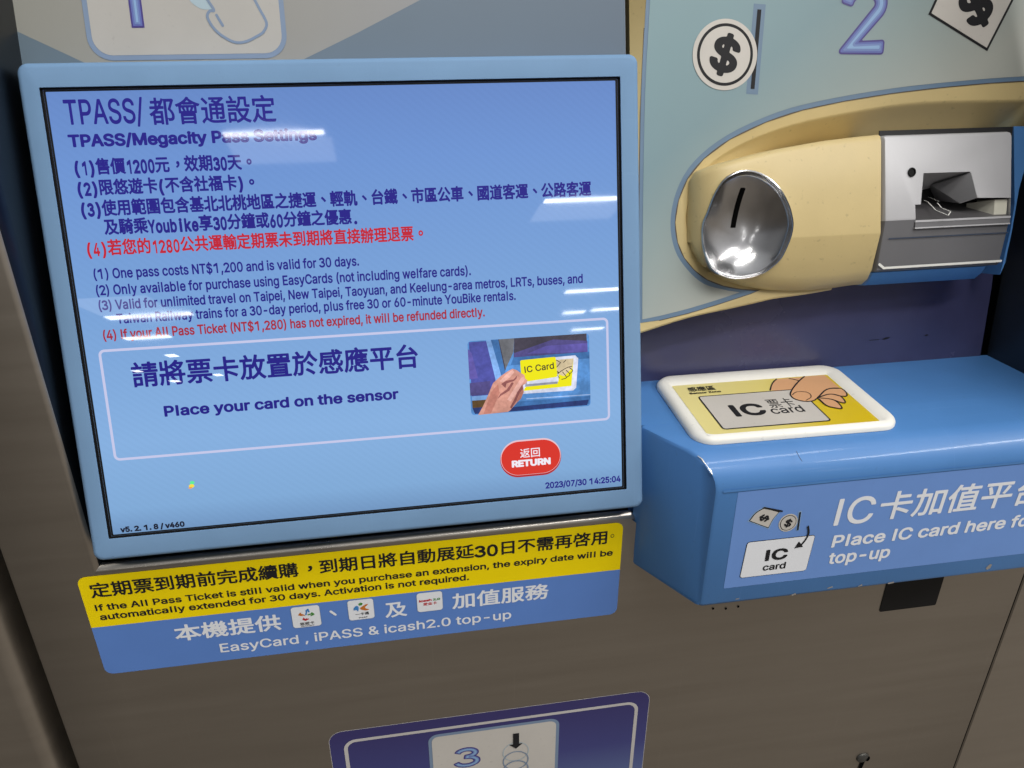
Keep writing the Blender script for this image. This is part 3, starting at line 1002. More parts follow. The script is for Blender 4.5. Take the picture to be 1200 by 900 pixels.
line('Place your card on the sensor', [(0.04073, 0.07498), (0.18754, 0.07426)], .0070, 'lcd_navy', wt=.030)
line('2023/07/30 14:25:04', [(0.28317, 0.00337), (0.33716, 0.00314)], .0046, 'lcd_navy', wt=.03)
line('v5. 2. 1. 8 / v460', [(0.00452, 0.00087), (0.04404, 0.00066)], .0038, 'lcd_black', wt=.045)
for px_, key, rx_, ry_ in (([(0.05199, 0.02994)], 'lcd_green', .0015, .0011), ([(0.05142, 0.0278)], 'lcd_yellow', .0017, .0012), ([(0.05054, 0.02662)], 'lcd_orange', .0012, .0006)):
    mb.poly(SCR, ell(px_[0][0], px_[0][1], rx_, ry_, 16), key, .0001 if key == 'lcd_green' else (.0002 if key == 'lcd_orange' else .00015))      # small green, yellow and orange spot drawn on the display
mb.build('screen', screen_unit)

# return button
mb = MB()
f4 = [(0.25267, 0.02869), (0.29511, 0.02483), (0.27416, 0.0399), (0.27324, 0.01384)]
fc = ((f4[0][0] + f4[1][0]) / 2, (f4[2][1] + f4[3][1]) / 2)
fw, fh = (f4[1][0] - f4[0][0]) / 2, (f4[2][1] - f4[3][1]) / 2
r0 = rrect(fc[0] - fw, fc[1] - fh, fc[0] + fw, fc[1] + fh, fh * .985, 12)
mb.poly(SCR, [(x, y - .0005) for x, y in r0], 'lcd_btn2', .00015)
mb.poly(SCR, [(fc[0] + (x - fc[0]) * .985, fc[1] + (y - fc[1]) * .96 + .0004) for x, y in r0], 'lcd_glow', .00025)
mb.poly(SCR, [(fc[0] + (x - fc[0]) * .965, fc[1] + (y - fc[1]) * .91 + .0000) for x, y in r0], 'lcd_btn', .00035)
t = [(0.26652, 0.027), (0.28025, 0.02679)]
text(mb, SCR, '返回', t[0], (t[1][0], t[0][1]), .0062, 'lcd_white', .00045, cwt=.01)
t = [(0.26045, 0.0208), (0.28757, 0.02074)]
v = (t[0][1] + t[1][1]) / 2
text(mb, SCR, 'RETURN', (t[0][0], v), (t[1][0], v), .0049, 'lcd_white', .00045, wt=.05)
mb.build('return_button', screen_unit)

# picture shown on the screen: a hand laying a card on the pad
mb = MB()
g4 = [(0.23494, 0.10991), (0.31707, 0.10969), (0.31666, 0.05983), (0.23446, 0.05953)]
gx0, gx1 = (g4[0][0] + g4[3][0]) / 2, (g4[1][0] + g4[2][0]) / 2
gy1, gy0 = (g4[0][1] + g4[1][1]) / 2, (g4[2][1] + g4[3][1]) / 2


def pic(x, y):
    """a spot of the shown picture: x, y in parts of its width and height from its top left corner"""
    return (gx0 + (gx1 - gx0) * min(1, max(0, x)), gy1 - (gy1 - gy0) * min(1, max(0, y)))


def pp(key, h, *pts, sm=False):
    q = [pic(x, y) for x, y in pts]
    if sm:
        q = [(min(gx1, max(gx0, x)), min(gy1, max(gy0, y))) for x, y in smooth(q, True, 4)]
    mb.poly(SCR, q, key, .0001 + h * .00005)


mb.poly(SCR, rrect(gx0, gy0, gx1, gy1, .0024), 'ph_blue', .0001)
pp('ph_indigo', 1, (.012, .012), (.16, .012), (.21, .52), (.21, .74), (.012, .74))
pp('ph_purple2', 2, (.0, .1), (.03, .16), (.07, .50), (.0, .51))
pp('ph_purple', 2, (.0, .56), (.17, .55), (.16, .73), (.0, .73))
pp('ph_bezel', 2, (.15, .0), (.25, .0), (.30, .52), (.22, .60))
pp('ph_blue2', 3, (.19, .0), (.25, .0), (.30, .50), (.265, .52))
pp('ph_grey', 2, (.25, .0), (.38, .0), (.37, .18), (.295, .42))
pp('ph_dark', 3, (.25, .0), (.255, .0), (.30, .41), (.292, .43))
pp('ph_dark', 2, (.38, .0), (.98, .0), (.98, .11), (.66, .11), (.37, .22))
pp('ph_purple', 3, (.37, .20), (.70, .05), (.985, .10), (.985, .25), (.37, .255))
pp('ph_purple2', 4, (.48, .22), (.64, .13), (.985, .13), (.985, .25))
pp('ph_blue2', 2, (.37, .25), (1, .25), (1, .34), (.34, .36))
pp('ph_blue', 1, (.34, .34), (1, .33), (1, .80), (.34, .80))
pp('ph_hl', 2, (.46, .825), (1, .835), (1, .848), (.46, .84))
pp('ph_blue2', 1, (.34, .86), (1, .86), (.99, .97), (.3, .99))
pp('ph_navy', 3, (.35, .93), (.985, .91), (.97, .985), (.3, .99))
pp('ph_bezel', 3, (.012, .74), (.18, .74), (.16, .80), (.012, .80))
pp('ph_brown', 3, (.012, .80), (.16, .80), (.12, .90), (.012, .90))
pp('ph_navy', 3, (.012, .90), (.12, .90), (.08, .985), (.03, .985))
padq = [pic(*q) for q in ((.46, .30), (.88, .285), (.905, .33), (.88, .73), (.855, .765), (.42, .76), (.39, .70))]
mb.poly(SCR, padq, 'ph_white', .00035)
pp('ph_yellow', 6, (.70, .33), (.865, .325), (.84, .70), (.44, .72), (.45, .68))
pp('ph_beige', 7, (.70, .33), (.865, .325), (.85, .46), (.78, .56), (.70, .50))
mb.shape(SCR, stroke([[pic(.72, .33), pic(.755, .37), pic(.72, .43)], [pic(.80, .34), pic(.78, .37)], [pic(.70, .45), pic(.735, .50), pic(.70, .53)],
                      smooth([pic(.74, .58), pic(.73, .52), pic(.80, .45), pic(.85, .43)], n=4), smooth([pic(.76, .60), pic(.80, .58), pic(.77, .50)], n=4),
                      smooth([pic(.80, .58), pic(.83, .54), pic(.80, .48)], n=4), smooth([pic(.83, .53), pic(.855, .49), pic(.83, .45)], n=4)], .0005), 'ph_line', .0005)
pp('ph_shadow', 7, (.46, .60), (.73, .55), (.725, .655), (.45, .665))
pp('ph_white', 8, (.47, .55), (.735, .52), (.732, .625), (.47, .63))
q = rrect(0, 0, 1, 1, .06, 4)
k = [pic(.425, .60), pic(.725, .56), pic(.715, .285), pic(.42, .30)]
mb.poly(SCR, [tuple(np.array(k[0]) * (1 - x) * (1 - y) + np.array(k[1]) * x * (1 - y) + np.array(k[2]) * x * y + np.array(k[3]) * (1 - x) * y) for x, y in q], 'ph_yellow', .00055)
pa, pb = pic(.455, .475), pic(.70, .445)
text(mb, SCR, 'IC Card', pa, pb, .0044, 'ph_line', .00062, wt=.015)
pp('ph_skin', 11, (.055, 1.), (.10, .88), (.15, .72), (.19, .58), (.25, .50), (.31, .44), (.355, .405), (.39, .43), (.42, .47), (.45, .50), (.455, .55), (.475, .58), (.46, .62),
   (.435, .64), (.44, .73), (.415, .82), (.38, .87), (.35, .92), (.32, .97), (.30, .99), sm=False)
pp('ph_skin3', 12, (.365, .80), (.40, .68), (.43, .63), (.435, .70), (.41, .76), (.37, .86), (.33, .95), (.32, .93))
pp('ph_skin2', 13, (.38, .82), (.405, .74), (.432, .69), (.437, .74), (.41, .83), (.375, .865))
pp('ph_skin2', 12, (.12, .90), (.17, .70), (.23, .60), (.24, .72), (.20, .86), (.16, .99), (.1, .99))
pp('ph_skin3', 13, (.22, .80), (.25, .76), (.32, .70), (.36, .60), (.345, .585), (.30, .68), (.245, .735))
pp('ph_skin3', 13, (.255, .60), (.30, .56), (.36, .55), (.39, .50), (.385, .54), (.36, .575), (.30, .60), (.29, .66))
pp('ph_tip', 13, (.245, .56), (.31, .46), (.355, .42), (.37, .45), (.33, .52), (.27, .58))
pp('ph_tip', 14, (.30, .82), (.36, .68), (.42, .54), (.445, .52), (.452, .56), (.42, .65), (.37, .76), (.33, .85))
mb.build('picture', screen_unit)

# ================================================================== COIN HOUSING (cream yellow, leaning like the screen)
lip = [(0.35645, 0.10487), (0.35895, 0.10531), (0.39467, 0.11398), (0.42656, 0.11873), (0.44803, 0.12203), (0.45886, 0.12379), (0.47081, 0.12469), (0.48394, 0.12565), (0.50377, 0.12773)]
B_ = [(0.71709, 0.2558), (0.64729, 0.25581), (0.56992, 0.25604), (0.51999, 0.25147), (0.47171, 0.24371), (0.43589, 0.23273), (0.41254, 0.22046), (0.39847, 0.20562), (0.39264, 0.18866), (0.39221, 0.17711), (0.39482, 0.16532), (0.40171, 0.15438), (0.41247, 0.1449), (0.42718, 0.13659), (0.44787, 0.12998), (0.48388, 0.12762), (0.50372, 0.12896)]
A_ = [(0.71558, 0.26825), (0.64614, 0.26794), (0.59442, 0.26563), (0.54449, 0.26172), (0.49553, 0.25542), (0.45955, 0.24784), (0.42412, 0.2342), (0.40071, 0.21769), (0.38896, 0.19971), (0.38468, 0.17994), (0.38773, 0.16214), (0.39608, 0.1491), (0.40808, 0.13915), (0.42531, 0.13247), (0.444, 0.12929)]
Bs = smooth(B_, n=4)
lips = smooth(lip, n=4)
UL = .3542
mb = MB()
plate = [(UL, .55), (UL, lips[0][1])] + [q for q in lips[1:]] + Bs[::-1] + [(Bs[0][0], .55)]
mb.poly(TEAL, plate, 'yellow', 0)
mb.loft([[TEAL.p(u, v, 0) for u, v in lips], [TEAL.p(u, v - .0012, -.0012) for u, v in lips], [TEAL.p(u, v - .0012, -.006) for u, v in lips], [TEAL.p(u, v + .004, -.045) for u, v in lips]], 'yellow', closed=False)
mb.loft([[TEAL.p(UL, v, h) for h in (0, -.03)] for v in (lips[0][1] - .0012, .55)], 'yellow', closed=False)


def deep(q, k):
    u, v = q
    v2 = .18 + (v - .18) * (1 - .30 * k) if v > .18 else .18 + (v - .18) * (1 - .16 * k)
    return (u + .017 * k * min(1, max(0, (.46 - u) / .06)), v2)


def dep(q): return .15 + .85 * min(1, max(0, (q[0] - .41) / .08))


rings = [[TEAL.p(*q, 0) for q in Bs], [TEAL.p(*deep(q, .05), -.0003) for q in Bs], [TEAL.p(*deep(q, .12), -.0018) for q in Bs]]
for k in (.3, .5, .75, 1.0):
    rings.append([TEAL.p(*deep(q, k), -.002 - .026 * (k - .12) * dep(q)) for q in Bs])
rings.append([TEAL.p(*deep(q, 1.05), -.028 - .02 * dep(q)) for q in Bs])
mb.loft(rings, 'yellow', closed=False)
housing = mb.build('coin_housing', machine, smooth=35)
mb = MB()
mb.poly(TEAL, [(.41, .13), (.75, .13), (.75, .25), (.41, .25)], 'black', -.034)
mb.build('inner_panel', machine)

# nose of the housing: upper face, crease, undercut lower face
top_e = [(0.52466, 0.2327), (0.50846, 0.23172), (0.48381, 0.22977), (0.44892, 0.22522), (0.42588, 0.22059)] + [(0.40842, 0.21671)] + [(0.39872, 0.21322)] + [(0.39462, 0.20702)] + [(0.39355, 0.19882)] + [(0.39402, 0.19153)]
bot_e = [(0.51858, 0.1289), (0.49737, 0.12713), (0.47503, 0.12693), (0.45288, 0.12909), (0.43409, 0.13309)] + [(0.42082, 0.13814), (0.40965, 0.14457)] + [(0.40143, 0.15203)] + [(0.39625, 0.16083)] + [(0.39419, 0.17009)] + [(0.39421, 0.17876)]
tu, tv = np.array(top_e)[::-1].T
bu, bv = np.array(bot_e)[::-1].T
UT, UR, ZN, WD = min(tu[0], bu[0]) - .0006, .5243, .030, -.0235
VC, WC = .1665, .004


def nose_e(u): return math.sqrt(max(0, 1 - max(0, (UT + ZN - u) / ZN) ** 2))


st = sorted(set([UT + ZN * (1 - math.cos(t)) for t in np.linspace(0, math.pi / 2, 18)] + list(np.linspace(UT + ZN + .005, UR, 16))))
rings = []
for u in st:
    e = nose_e(u)
    vt = np.interp(u, np.r_[UT, tu], np.r_[VC + .001, tv])
    vb = np.interp(u, np.r_[UT, bu], np.r_[VC - .001, bv])
    W = lambda w: WD + (w - WD) * e if w > -.04 else min(w, -.03)
    r = min(.0045, .35 * (vt - VC))
    wt_ = -.0005 + .0025 * (1 - (vt - VC) / .07)
    rb = min(.012, .5 * (VC - vb))
    prof = [(vt, W(-.05)), (vt, W(wt_ - r * .9)), (vt - r * .28, W(wt_ - r * .3)), (vt - r, W(wt_)), ((vt + VC) / 2, W((wt_ + WC) / 2)), (VC + .0006, W(WC)), (VC - .0006, W(WC - .0002)),
            ((VC + vb + rb) / 2, W(WC - .33 * (VC - (VC + vb + rb) / 2))), (vb + rb, W(WC - .33 * (VC - vb - rb))), (vb + rb * .45, W(WC - .33 * (VC - vb - rb) - rb * .38)),
            (vb + rb * .08, W(WC - .33 * (VC - vb - rb) - rb * .95)), (vb, W(WC - .33 * (VC - vb - rb) - rb * 1.6)), (vb + .002, W(-.05))]
    rings.append([SCR.p(u, v, w) for v, w in prof])
mb = MB()
mb.loft(rings, 'yellow', cap0='yellow', cap1='yellow')
nose = mb.build('coin_housing_nose', machine, smooth=55)
nose.name = 'coin_nose'

# coin dish: polished bowl let into the nose
dish_o = [(0.42481, 0.21215), (0.43324, 0.21092), (0.44178, 0.20687), (0.45049, 0.19877), (0.45562, 0.19017), (0.45828, 0.18273), (0.45935, 0.1736), (0.45578, 0.16118), (0.45046, 0.15108), (0.43825, 0.14217), (0.42224, 0.14014), (0.40996, 0.1437)] + [(0.40348, 0.1501)] + [(0.39955, 0.16195), (0.39924, 0.1774), (0.40187, 0.18579)] + [(0.40558, 0.19678)] + [(0.41114, 0.20632), (0.41766, 0.21047)]
dish = smooth(dish_o, True, 4)
dc = (float(np.mean([p[0] for p in dish])), VC + .001)
ang = np.array([math.atan2(v - dc[1], u - dc[0]) for u, v in dish])
rad = np.array([math.hypot(v - dc[1], u - dc[0]) for u, v in dish])
od = np.argsort(ang)
ang, rad = ang[od], rad[od]


def rim_r(t): return np.interp(t, np.r_[ang[-1] - 2 * math.pi, ang, ang[0] + 2 * math.pi], np.r_[rad[-1], rad, rad[0]])
def face_w(v, u=.5):
    w = -.0002 + (WC + .0002) * (1 - (v - VC) / .07) if v > VC else WC - .33 * (VC - v)
    return WD + (w - WD) * nose_e(u)


def rim_w(u, v): return face_w(v, u) + (.0006 if v > VC else .0006 + .0030 * min(1, (VC - v) / .015))


EDGE_T = np.linspace(0, 2 * math.pi, 145)
_ew = np.array([rim_w(dc[0] + math.cos(a_) * rim_r((a_ + math.pi) % (2 * math.pi) - math.pi), dc[1] + math.sin(a_) * rim_r((a_ + math.pi) % (2 * math.pi) - math.pi)) for a_ in EDGE_T[:-1]])
_k = np.hanning(37)
_ew = np.convolve(np.r_[_ew[-18:], _ew, _ew[:18]], _k / _k.sum(), 'valid')
EDGE_W = np.r_[_ew, _ew[0]]


def bowl(u, v, kk=1.0):
    """height of the bowl's inside at (u, v): tall curved back wall above, scoop below"""
    t = math.atan2(v - dc[1], u - dc[0])
    q = min(1., math.hypot(u - dc[0], v - dc[1]) / rim_r(t))
    edge = float(np.interp(t % (2 * math.pi), EDGE_T, EDGE_W))
    return edge * q ** 3 + .0005 * (1 - q ** 3) - .0150 * (1 - q ** 2.4) * kk


TH = np.linspace(0, 2 * math.pi, 73)[:-1]
mbc = MB()
mbc.loft([[SCR.p(dc[0] + math.cos(t) * rim_r((t + math.pi) % (2 * math.pi) - math.pi) * .975, dc[1] + math.sin(t) * rim_r((t + math.pi) % (2 * math.pi) - math.pi) * .975, w) for t in TH] for w in (-.030, .03)], 'yellow', cap0='yellow', cap1='yellow')
cutter = mbc.build('cutter', machine, smooth=30)
cut(nose, cutter)
nose.data.set_sharp_from_angle(angle=math.radians(55))
mb = MB()
rings = []
for q, dw in ((1.0, -.004), (1.010, .0000), (1.004, .0008), (.988, .0010), (.970, .0002)):
    ring = []
    for t in TH:
        t2 = (t + math.pi) % (2 * math.pi) - math.pi
        r = rim_r(t2) * q
        u, v = dc[0] + math.cos(t) * r, dc[1] + math.sin(t) * r
        ring.append(SCR.p(u, v, (rim_w(u, v) if dw > -.003 else face_w(v, u)) + dw))
    rings.append(ring)
for q in (.955, .92, .88, .83, .77, .70, .62, .53, .43, .32, .2, .08):
    ring = []
    for t in TH:
        t2 = (t + math.pi) % (2 * math.pi) - math.pi
        r = rim_r(t2) * q
        u, v = dc[0] + math.cos(t) * r, dc[1] + math.sin(t) * r
        ring.append(SCR.p(u, v, bowl(u, v)))
    rings.append(ring)
mb.loft(rings, 'chrome', cap1='chrome')
dish_ob = mb.build('coin_dish', machine, smooth=50)
mb = MB()
s0, s1 = [(0.42826, 0.20038), (0.42467, 0.17454)]
L_, R_ = [], []
for i in range(15):
    u, v = lerp(s0, s1, i / 14)
    L_.append(SCR.p(u - .0015, v, bowl(u, v) + .0009))
    R_.append(SCR.p(u + .0015, v, bowl(u, v) + .0009))
mb.loft([L_, R_], 'void', closed=False)
mb.build('coin_slot', dish_ob)

# ================================================================== BANKNOTE ACCEPTOR
mb = MB()
prof = [(.2322, -.045), (.2322, -.0075), (.2314, -.005), (.2292, -.0036), (.1757, .0014), (.1745, .0012), (.1402, -.0062), (.1388, -.0082), (.1388, -.045)]
keys = ['silver', 'silver', 'silver', 'silver', 'silver', 'grey', 'grey', 'grey', 'grey']
rings = []
for u, ins in ((.5282, .0035), (.5286, .0018), (.5297, .0005), (.5318, 0), (.6252, 0), (.6262, .0004), (.6270, .0016), (.6273, .003)):
    rings.append([SCR.p(u, v - (ins * .6 if v > .2 else 0), w - ins if w > -.04 else w) for v, w in prof])
mb.loft(rings, 'silver', keys=keys, cap0='silver', cap1='silver')
acceptor = mb.build('banknote_acceptor', machine, smooth=30)
tray_o = [(0.55814, 0.20583), (0.59389, 0.20562), (0.59978, 0.18754), (0.62607, 0.1865), (0.6269, 0.17366), (0.55207, 0.17394), (0.55171, 0.1848), (0.55595, 0.18462)]
mbc = MB()
mbc.loft([[ACC.p(u, v, h) for u, v in tray_o] for h in (-.036, .02)], 'darkgrey', cap0='darkgrey', cap1='darkgrey')
cut(acceptor, mbc.build('cutter', machine, smooth=10))
acceptor.data.set_sharp_from_angle(angle=math.radians(30))
mb = MB()
mb.box((.5300, .2290, -.0125), (.6330, .2359, -.0115), 'black', SCR)
mb.build('gap_strip', acceptor)
# the cut's inner walls are charcoal
mb = MB()
fl = tray_o
v_f = (fl[4][1] + fl[5][1]) / 2
mb.face([ACC.p(fl[5][0], v_f + .0003, .001), ACC.p(fl[4][0], v_f + .0003, .001), ACC.p(fl[4][0], v_f + .012, -.034), ACC.p(fl[5][0], v_f + .012, -.034)], 'darkgrey')
mb.face([ACC.p(fl[5][0] - .002, v_f + .006, -.0335), ACC.p(fl[4][0] + .002, v_f + .006, -.0335), ACC.p(fl[4][0] + .002, .215, -.0335), ACC.p(fl[5][0] - .002, .215, -.0335)], 'black')
mb.face([ACC.p(fl[0][0], fl[0][1] + .0004, -.0015), ACC.p(fl[1][0], fl[1][1] + .0004, -.0015), ACC.p(fl[1][0], fl[1][1] - .008, -.033), ACC.p(fl[0][0], fl[0][1] - .016, -.033)], 'silver')
# two silver bars below the mouth, painting in the highlights along its lip
for z0, z1 in ((v_f - .0012, v_f + .0002), (v_f - .0056, v_f - .0047)):
    mb.box((fl[5][0] - .0003, z0, -.003), (fl[4][0] - .0012, z1, .0024), 'silver', ACC)
mb.box((fl[5][0], v_f - .0047, -.003), (fl[4][0] - .0012, v_f - .0012, .0020), 'grey', ACC)
# note arrow scratched on the floor
FLOOR = Frame(SCR.p(0, .17845, .0007), SCR.ex, np.array(SCR.p(0, .17845 + .0117, -.0345)) - np.array(SCR.p(0, .17845, .0007)))
FLOOR.ey = FLOOR.ey / np.linalg.norm(FLOOR.ey)
FLOOR.n = np.cross(FLOOR.ex, FLOOR.ey)
mk = [(0.58382, 0.03316), (0.58489, 0.02247), (0.57562, 0.02541), (0.57604, 0.02245), (0.58134, 0.01842), (0.57735, 0.00789), (0.57836, -0.00105), (0.57129, -0.00845), (0.56989, 0.00342), (0.57616, 0.02243)]
for ia, ib in ((0, 1), (2, 3), (4, 5), (5, 6), (6, 7), (7, 8), (8, 9)):
    mb.shape(FLOOR, stroke([[mk[ia], mk[ib]]], .0007, st=.0002), 'trim', .0008)
mb.build('note_tray', acceptor)
mb = MB()
wq = [(0.58157, 0.19777)] + [(0.59394, 0.20504), (0.59979, 0.18736)] + [(0.5916, 0.1839)]
P1, P2, P3, P4 = SCR.p(*wq[0], -.0245), ACC.p(*wq[1], .0004), ACC.p(*wq[2], .001), SCR.p(*wq[3], -.0065)
bk = [ACC.p(wq[0][0] + .004, wq[0][1], -.033), ACC.p(wq[1][0], wq[1][1], -.033), ACC.p(wq[2][0], wq[2][1] + .002, -.033), ACC.p(wq[3][0], wq[3][1] + .003, -.033)]
mb.loft([[P1, P2, P3, P4], bk], 'midgrey', cap0='midgrey', cap1='midgrey')
mb.build('note_guide', acceptor, smooth=20, bevel=.0005)
mb = MB()
n4 = [(0.61571, 0.18567), (0.62584, 0.18527), (0.62676, 0.17515), (0.61659, 0.17558)]
mb.box((n4[0][0], n4[2][1], -.02), (n4[1][0] - .0002, n4[0][1], -.002), 'cream', ACC)
mb.face([ACC.p(n4[0][0], n4[2][1], -.002), ACC.p(n4[0][0], n4[0][1], -.002), ACC.p(n4[0][0] - .008, n4[0][1] - .002, -.02), ACC.p(n4[0][0] - .008, n4[2][1] + .004, -.02)], 'cream')
mb.build('note_stop', acceptor)
mb = MB()
lc = [(0.54884, 0.20678)][0]
mb.loft([[ACC.p(u, v, h) for u, v in ell(lc[0], lc[1], r, r * 1.1, 24)] for r, h in ((.0029, -.0006), (.0027, .0004), (.0022, .0004), (.0018, -.0004))], 'gasket', cap1='gasket')
mb.build('camera_lens', acceptor, smooth=40)
# lower face: groove, white line and pale blue foot
LOWF = Frame(SCR.p(0, .1755, .0015), SCR.ex, np.array(SCR.p(0, .1755, .0015)) - np.array(SCR.p(0, .140, -.006)))
LOWF.ey = LOWF.ey / np.linalg.norm(LOWF.ey)
LOWF.n = np.cross(LOWF.ex, LOWF.ey)
mb = MB()
gr = [(0.53389, -0.01347), (0.62773, -0.01355)]
mb.poly(LOWF, [(gr[0][0], gr[0][1] - .0005), (.6265, gr[0][1] - .0005), (.6265, gr[0][1] + .0004), (gr[0][0], gr[0][1] + .0004)], 'greyline', .0006)
wl = [(0.53396, -0.03448), (0.62818, -0.03369), (0.5298, -0.03159)]
mb.shape(LOWF, stroke([[(wl[2][0] + .0002, wl[2][1]), (wl[0][0], wl[0][1]), (.6262, wl[0][1] + .0003)]], .0017, st=.0003), 'trim', .0008)
mb.build('trim_line', acceptor)
mb = MB()
pr_ = [(.1384, -.0090), (.1330, -.0135), (.1285, -.020), (.1285, -.045), (.1384, -.045)]
mb.loft([[SCR.p(u, v, w - i) for v, w in pr_] for u, i in ((.5260, .003), (.5285, 0), (.6180, 0), (.6235, .006))], 'blue', cap0='blue', cap1='blue')
mb.build('acceptor_foot', acceptor, smooth=30)
mb = MB()                                                         # blue upright right of the acceptor
post = [(0.64082, 0.23687), (0.65606, 0.23646), (0.65361, 0.2114), (0.64915, 0.19213), (0.64625, 0.16264), (0.64273, 0.13896), (0.63923, 0.13026), (0.64483, 0.1627), (0.64666, 0.18119)]
mb.loft([[TEAL.p(u, v, h) for u, v in post] for h in (0, -.03)], 'blue', cap0='blue')
mb.build('side_post', machine)

# ---- printed film on the housing: coin, slot, 2, banknote
mb = MB()
out = [(0.6922, 0.46097), (0.3669, 0.45088)]
left = [(0.36558, 0.32301), (0.3618, 0.27032), (0.35996, 0.21547), (0.35866, 0.15832), (0.35809, 0.11173)]
bot = [(0.37341, 0.11288), (0.39467, 0.11659), (0.41583, 0.12138), (0.4329, 0.12567), (0.44144, 0.12785), (0.44626, 0.12964)]
film = [out[0], (left[0][0] + .001, out[1][1])] + smooth(left, n=3) + smooth(bot, n=3) + smooth(A_[::-1], n=4)
film = [q for i, q in enumerate(film) if math.hypot(q[0] - film[i - 1][0], q[1] - film[i - 1][1]) > 1e-5]
mb.poly(TEAL, inset(smooth(film[::3], True, 1), -.0005), 'film_edge_shade', .0003)  # brown outline under the film: its edge shadow as colour
mb.poly(TEAL, film, 'ink_slate2', .0004)
inner = [(film[0][0], film[0][1]), (film[1][0] + .0026, film[1][1])] + smooth([(0.36818, 0.323), (0.36444, 0.27026), (0.36254, 0.21538), (0.36117, 0.15819), (0.36055, 0.11417)], n=3) + smooth([(0.37343, 0.1159), (0.39466, 0.1198), (0.4158, 0.12466), (0.43272, 0.12908)], n=3)
inner += smooth([(0.42405, 0.13067), (0.40619, 0.13638), (0.39358, 0.14721), (0.38456, 0.16124), (0.38142, 0.18008), (0.3859, 0.20125), (0.39813, 0.22003), (0.42224, 0.23694), (0.45823, 0.2509), (0.49478, 0.25847), (0.54386, 0.26479), (0.59419, 0.2686), (0.64586, 0.27089), (0.71521, 0.27132)], n=4)
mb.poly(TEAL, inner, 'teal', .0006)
# slot and coin
sl = [(0.44376, 0.31657), (0.43982, 0.26645)]
sx, sy = (sl[0][0] - sl[1][0]) * .0, sl[0][1]
ax = np.array(sl[0]) - np.array(sl[1])
axn = ax / np.linalg.norm(ax)
nx = np.array((axn[1], -axn[0]))
def strip(p, q, w, ext, key, h):
    p, q = np.array(p) + axn * ext, np.array(q) - axn * ext
    mb.poly(TEAL, [tuple(q - nx * w), tuple(q + nx * w), tuple(p + nx * w), tuple(p - nx * w)], key, h)
strip(sl[0], sl[1], .0043, .0035, 'ink_slate2', .0007)
strip(sl[0], sl[1], .0014, 0, 'ink_black', .0009)
cc_ = [(0.41986, 0.28857), (0.3971, 0.28889), (0.41963, 0.31101), (0.4201, 0.26591)]
crx, cry = cc_[0][0] - cc_[1][0], (cc_[2][1] - cc_[3][1]) / 2
ccen = (cc_[0][0], (cc_[2][1] + cc_[3][1]) / 2)
for k, key, h in ((1.0, 'ink_paper', .0010), (.875, 'ink_black', .0011), (.79, 'ink_paper', .0012)):
    mb.poly(TEAL, ell(*ccen, crx * k * (1.0 if k == 1 else .99), cry * k, 64), key, h)
mb2 = mb


def dollar(fr, mb, c, h, rot, key, h0, wt=.05, wide=1.0, sh=0.0):
    S, adv = glyph('$', 'sans')
    lo, hi = S.reshape(-1, 2).min(0), S.reshape(-1, 2).max(0)
    pts, polys = gcells('$', 'sans', wt, 72)
    k = h / (hi[1] - lo[1])
    cr, sr = math.cos(rot), math.sin(rot)
    q = []
    for x, y in pts:
        x, y = (x - (lo[0] + hi[0]) / 2) * k * wide, (y - (lo[1] + hi[1]) / 2) * k
        x += y * sh
        q.append((c[0] + x * cr - y * sr, c[1] + x * sr + y * cr))
    mb.shape(fr, (q, polys), key, h0)


dollar(TEAL, mb, ccen, .0255, math.radians(-17), 'ink_black', .0013, wt=.03, wide=1.2)
n2 = [(0.50047, 0.28696), (0.53515, 0.28714)]
text(mb, TEAL, '2', (n2[0][0], n2[0][1]), (n2[1][0], n2[0][1]), .047, 'ink_violet', .0008, wt=.026, slant=.06, R=110, inner=[(-.014, 'ink_mid'), (-.028, 'ink_light2'), (-.044, 'ink_light')])
nt = [(0.56745, 0.31268), (0.61462, 0.28814), (0.63402, 0.32513), (0.58704, 0.35457)]
mb.poly(TEAL, nt, 'ink_black', .0008)
mb.poly(TEAL, inset(list(nt), .0017), 'ink_paper', .0009)
dollar(TEAL, mb, mid([(0.6035, 0.31863)][0]), .030, math.radians(-148), 'ink_black', .0010, wt=.03, wide=1.2)
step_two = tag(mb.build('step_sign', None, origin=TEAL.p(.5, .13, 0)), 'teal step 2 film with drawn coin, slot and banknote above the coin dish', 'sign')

# ---- film above the screen: step 1, a pointing finger
mb = MB()
mb.poly(ART, [(-.0225, .25), (.3508, .25), (.3508, .55), (-.0225, .55)], 'art', .0)
t1 = [(-0.02046, 0.30991), (0.01709, 0.28962), (-0.00354, 0.27218), (-0.03171, 0.27276)]
mb.poly(ART, [(-.0222, t1[0][1]), (-.0222, .262), (t1[1][0] + .03, .262), (t1[1][0], t1[1][1])], 'art_blue', .0002)
t2 = [(0.14547, 0.28966), (0.17944, 0.30464), (0.22302, 0.32513)]
mb.poly(ART, [t2[0], (t2[0][0] - .03, .262), (.3505, .262), (.3505, .548), (t2[2][0] + .09, .548), (t2[2][0] + .03, t2[2][1] + .03), t2[2], t2[1]], 'art_blue', .0002)
w1 = [(0.01965, 0.32407), (0.13498, 0.32355), (0.02537, 0.29069), (0.1266, 0.29043)]
cardo = rrect(w1[0][0] + .0012, w1[2][1] - .0004, w1[1][0] + .0010, w1[2][1] + .145, .0135, 8)
mb.poly(ART, cardo, 'ink_slate', .0003)
mb.poly(ART, inset(cardo, .0029), 'card_paper', .0004)
o1 = [(0.0469, 0.30845), (0.05415, 0.30848)]
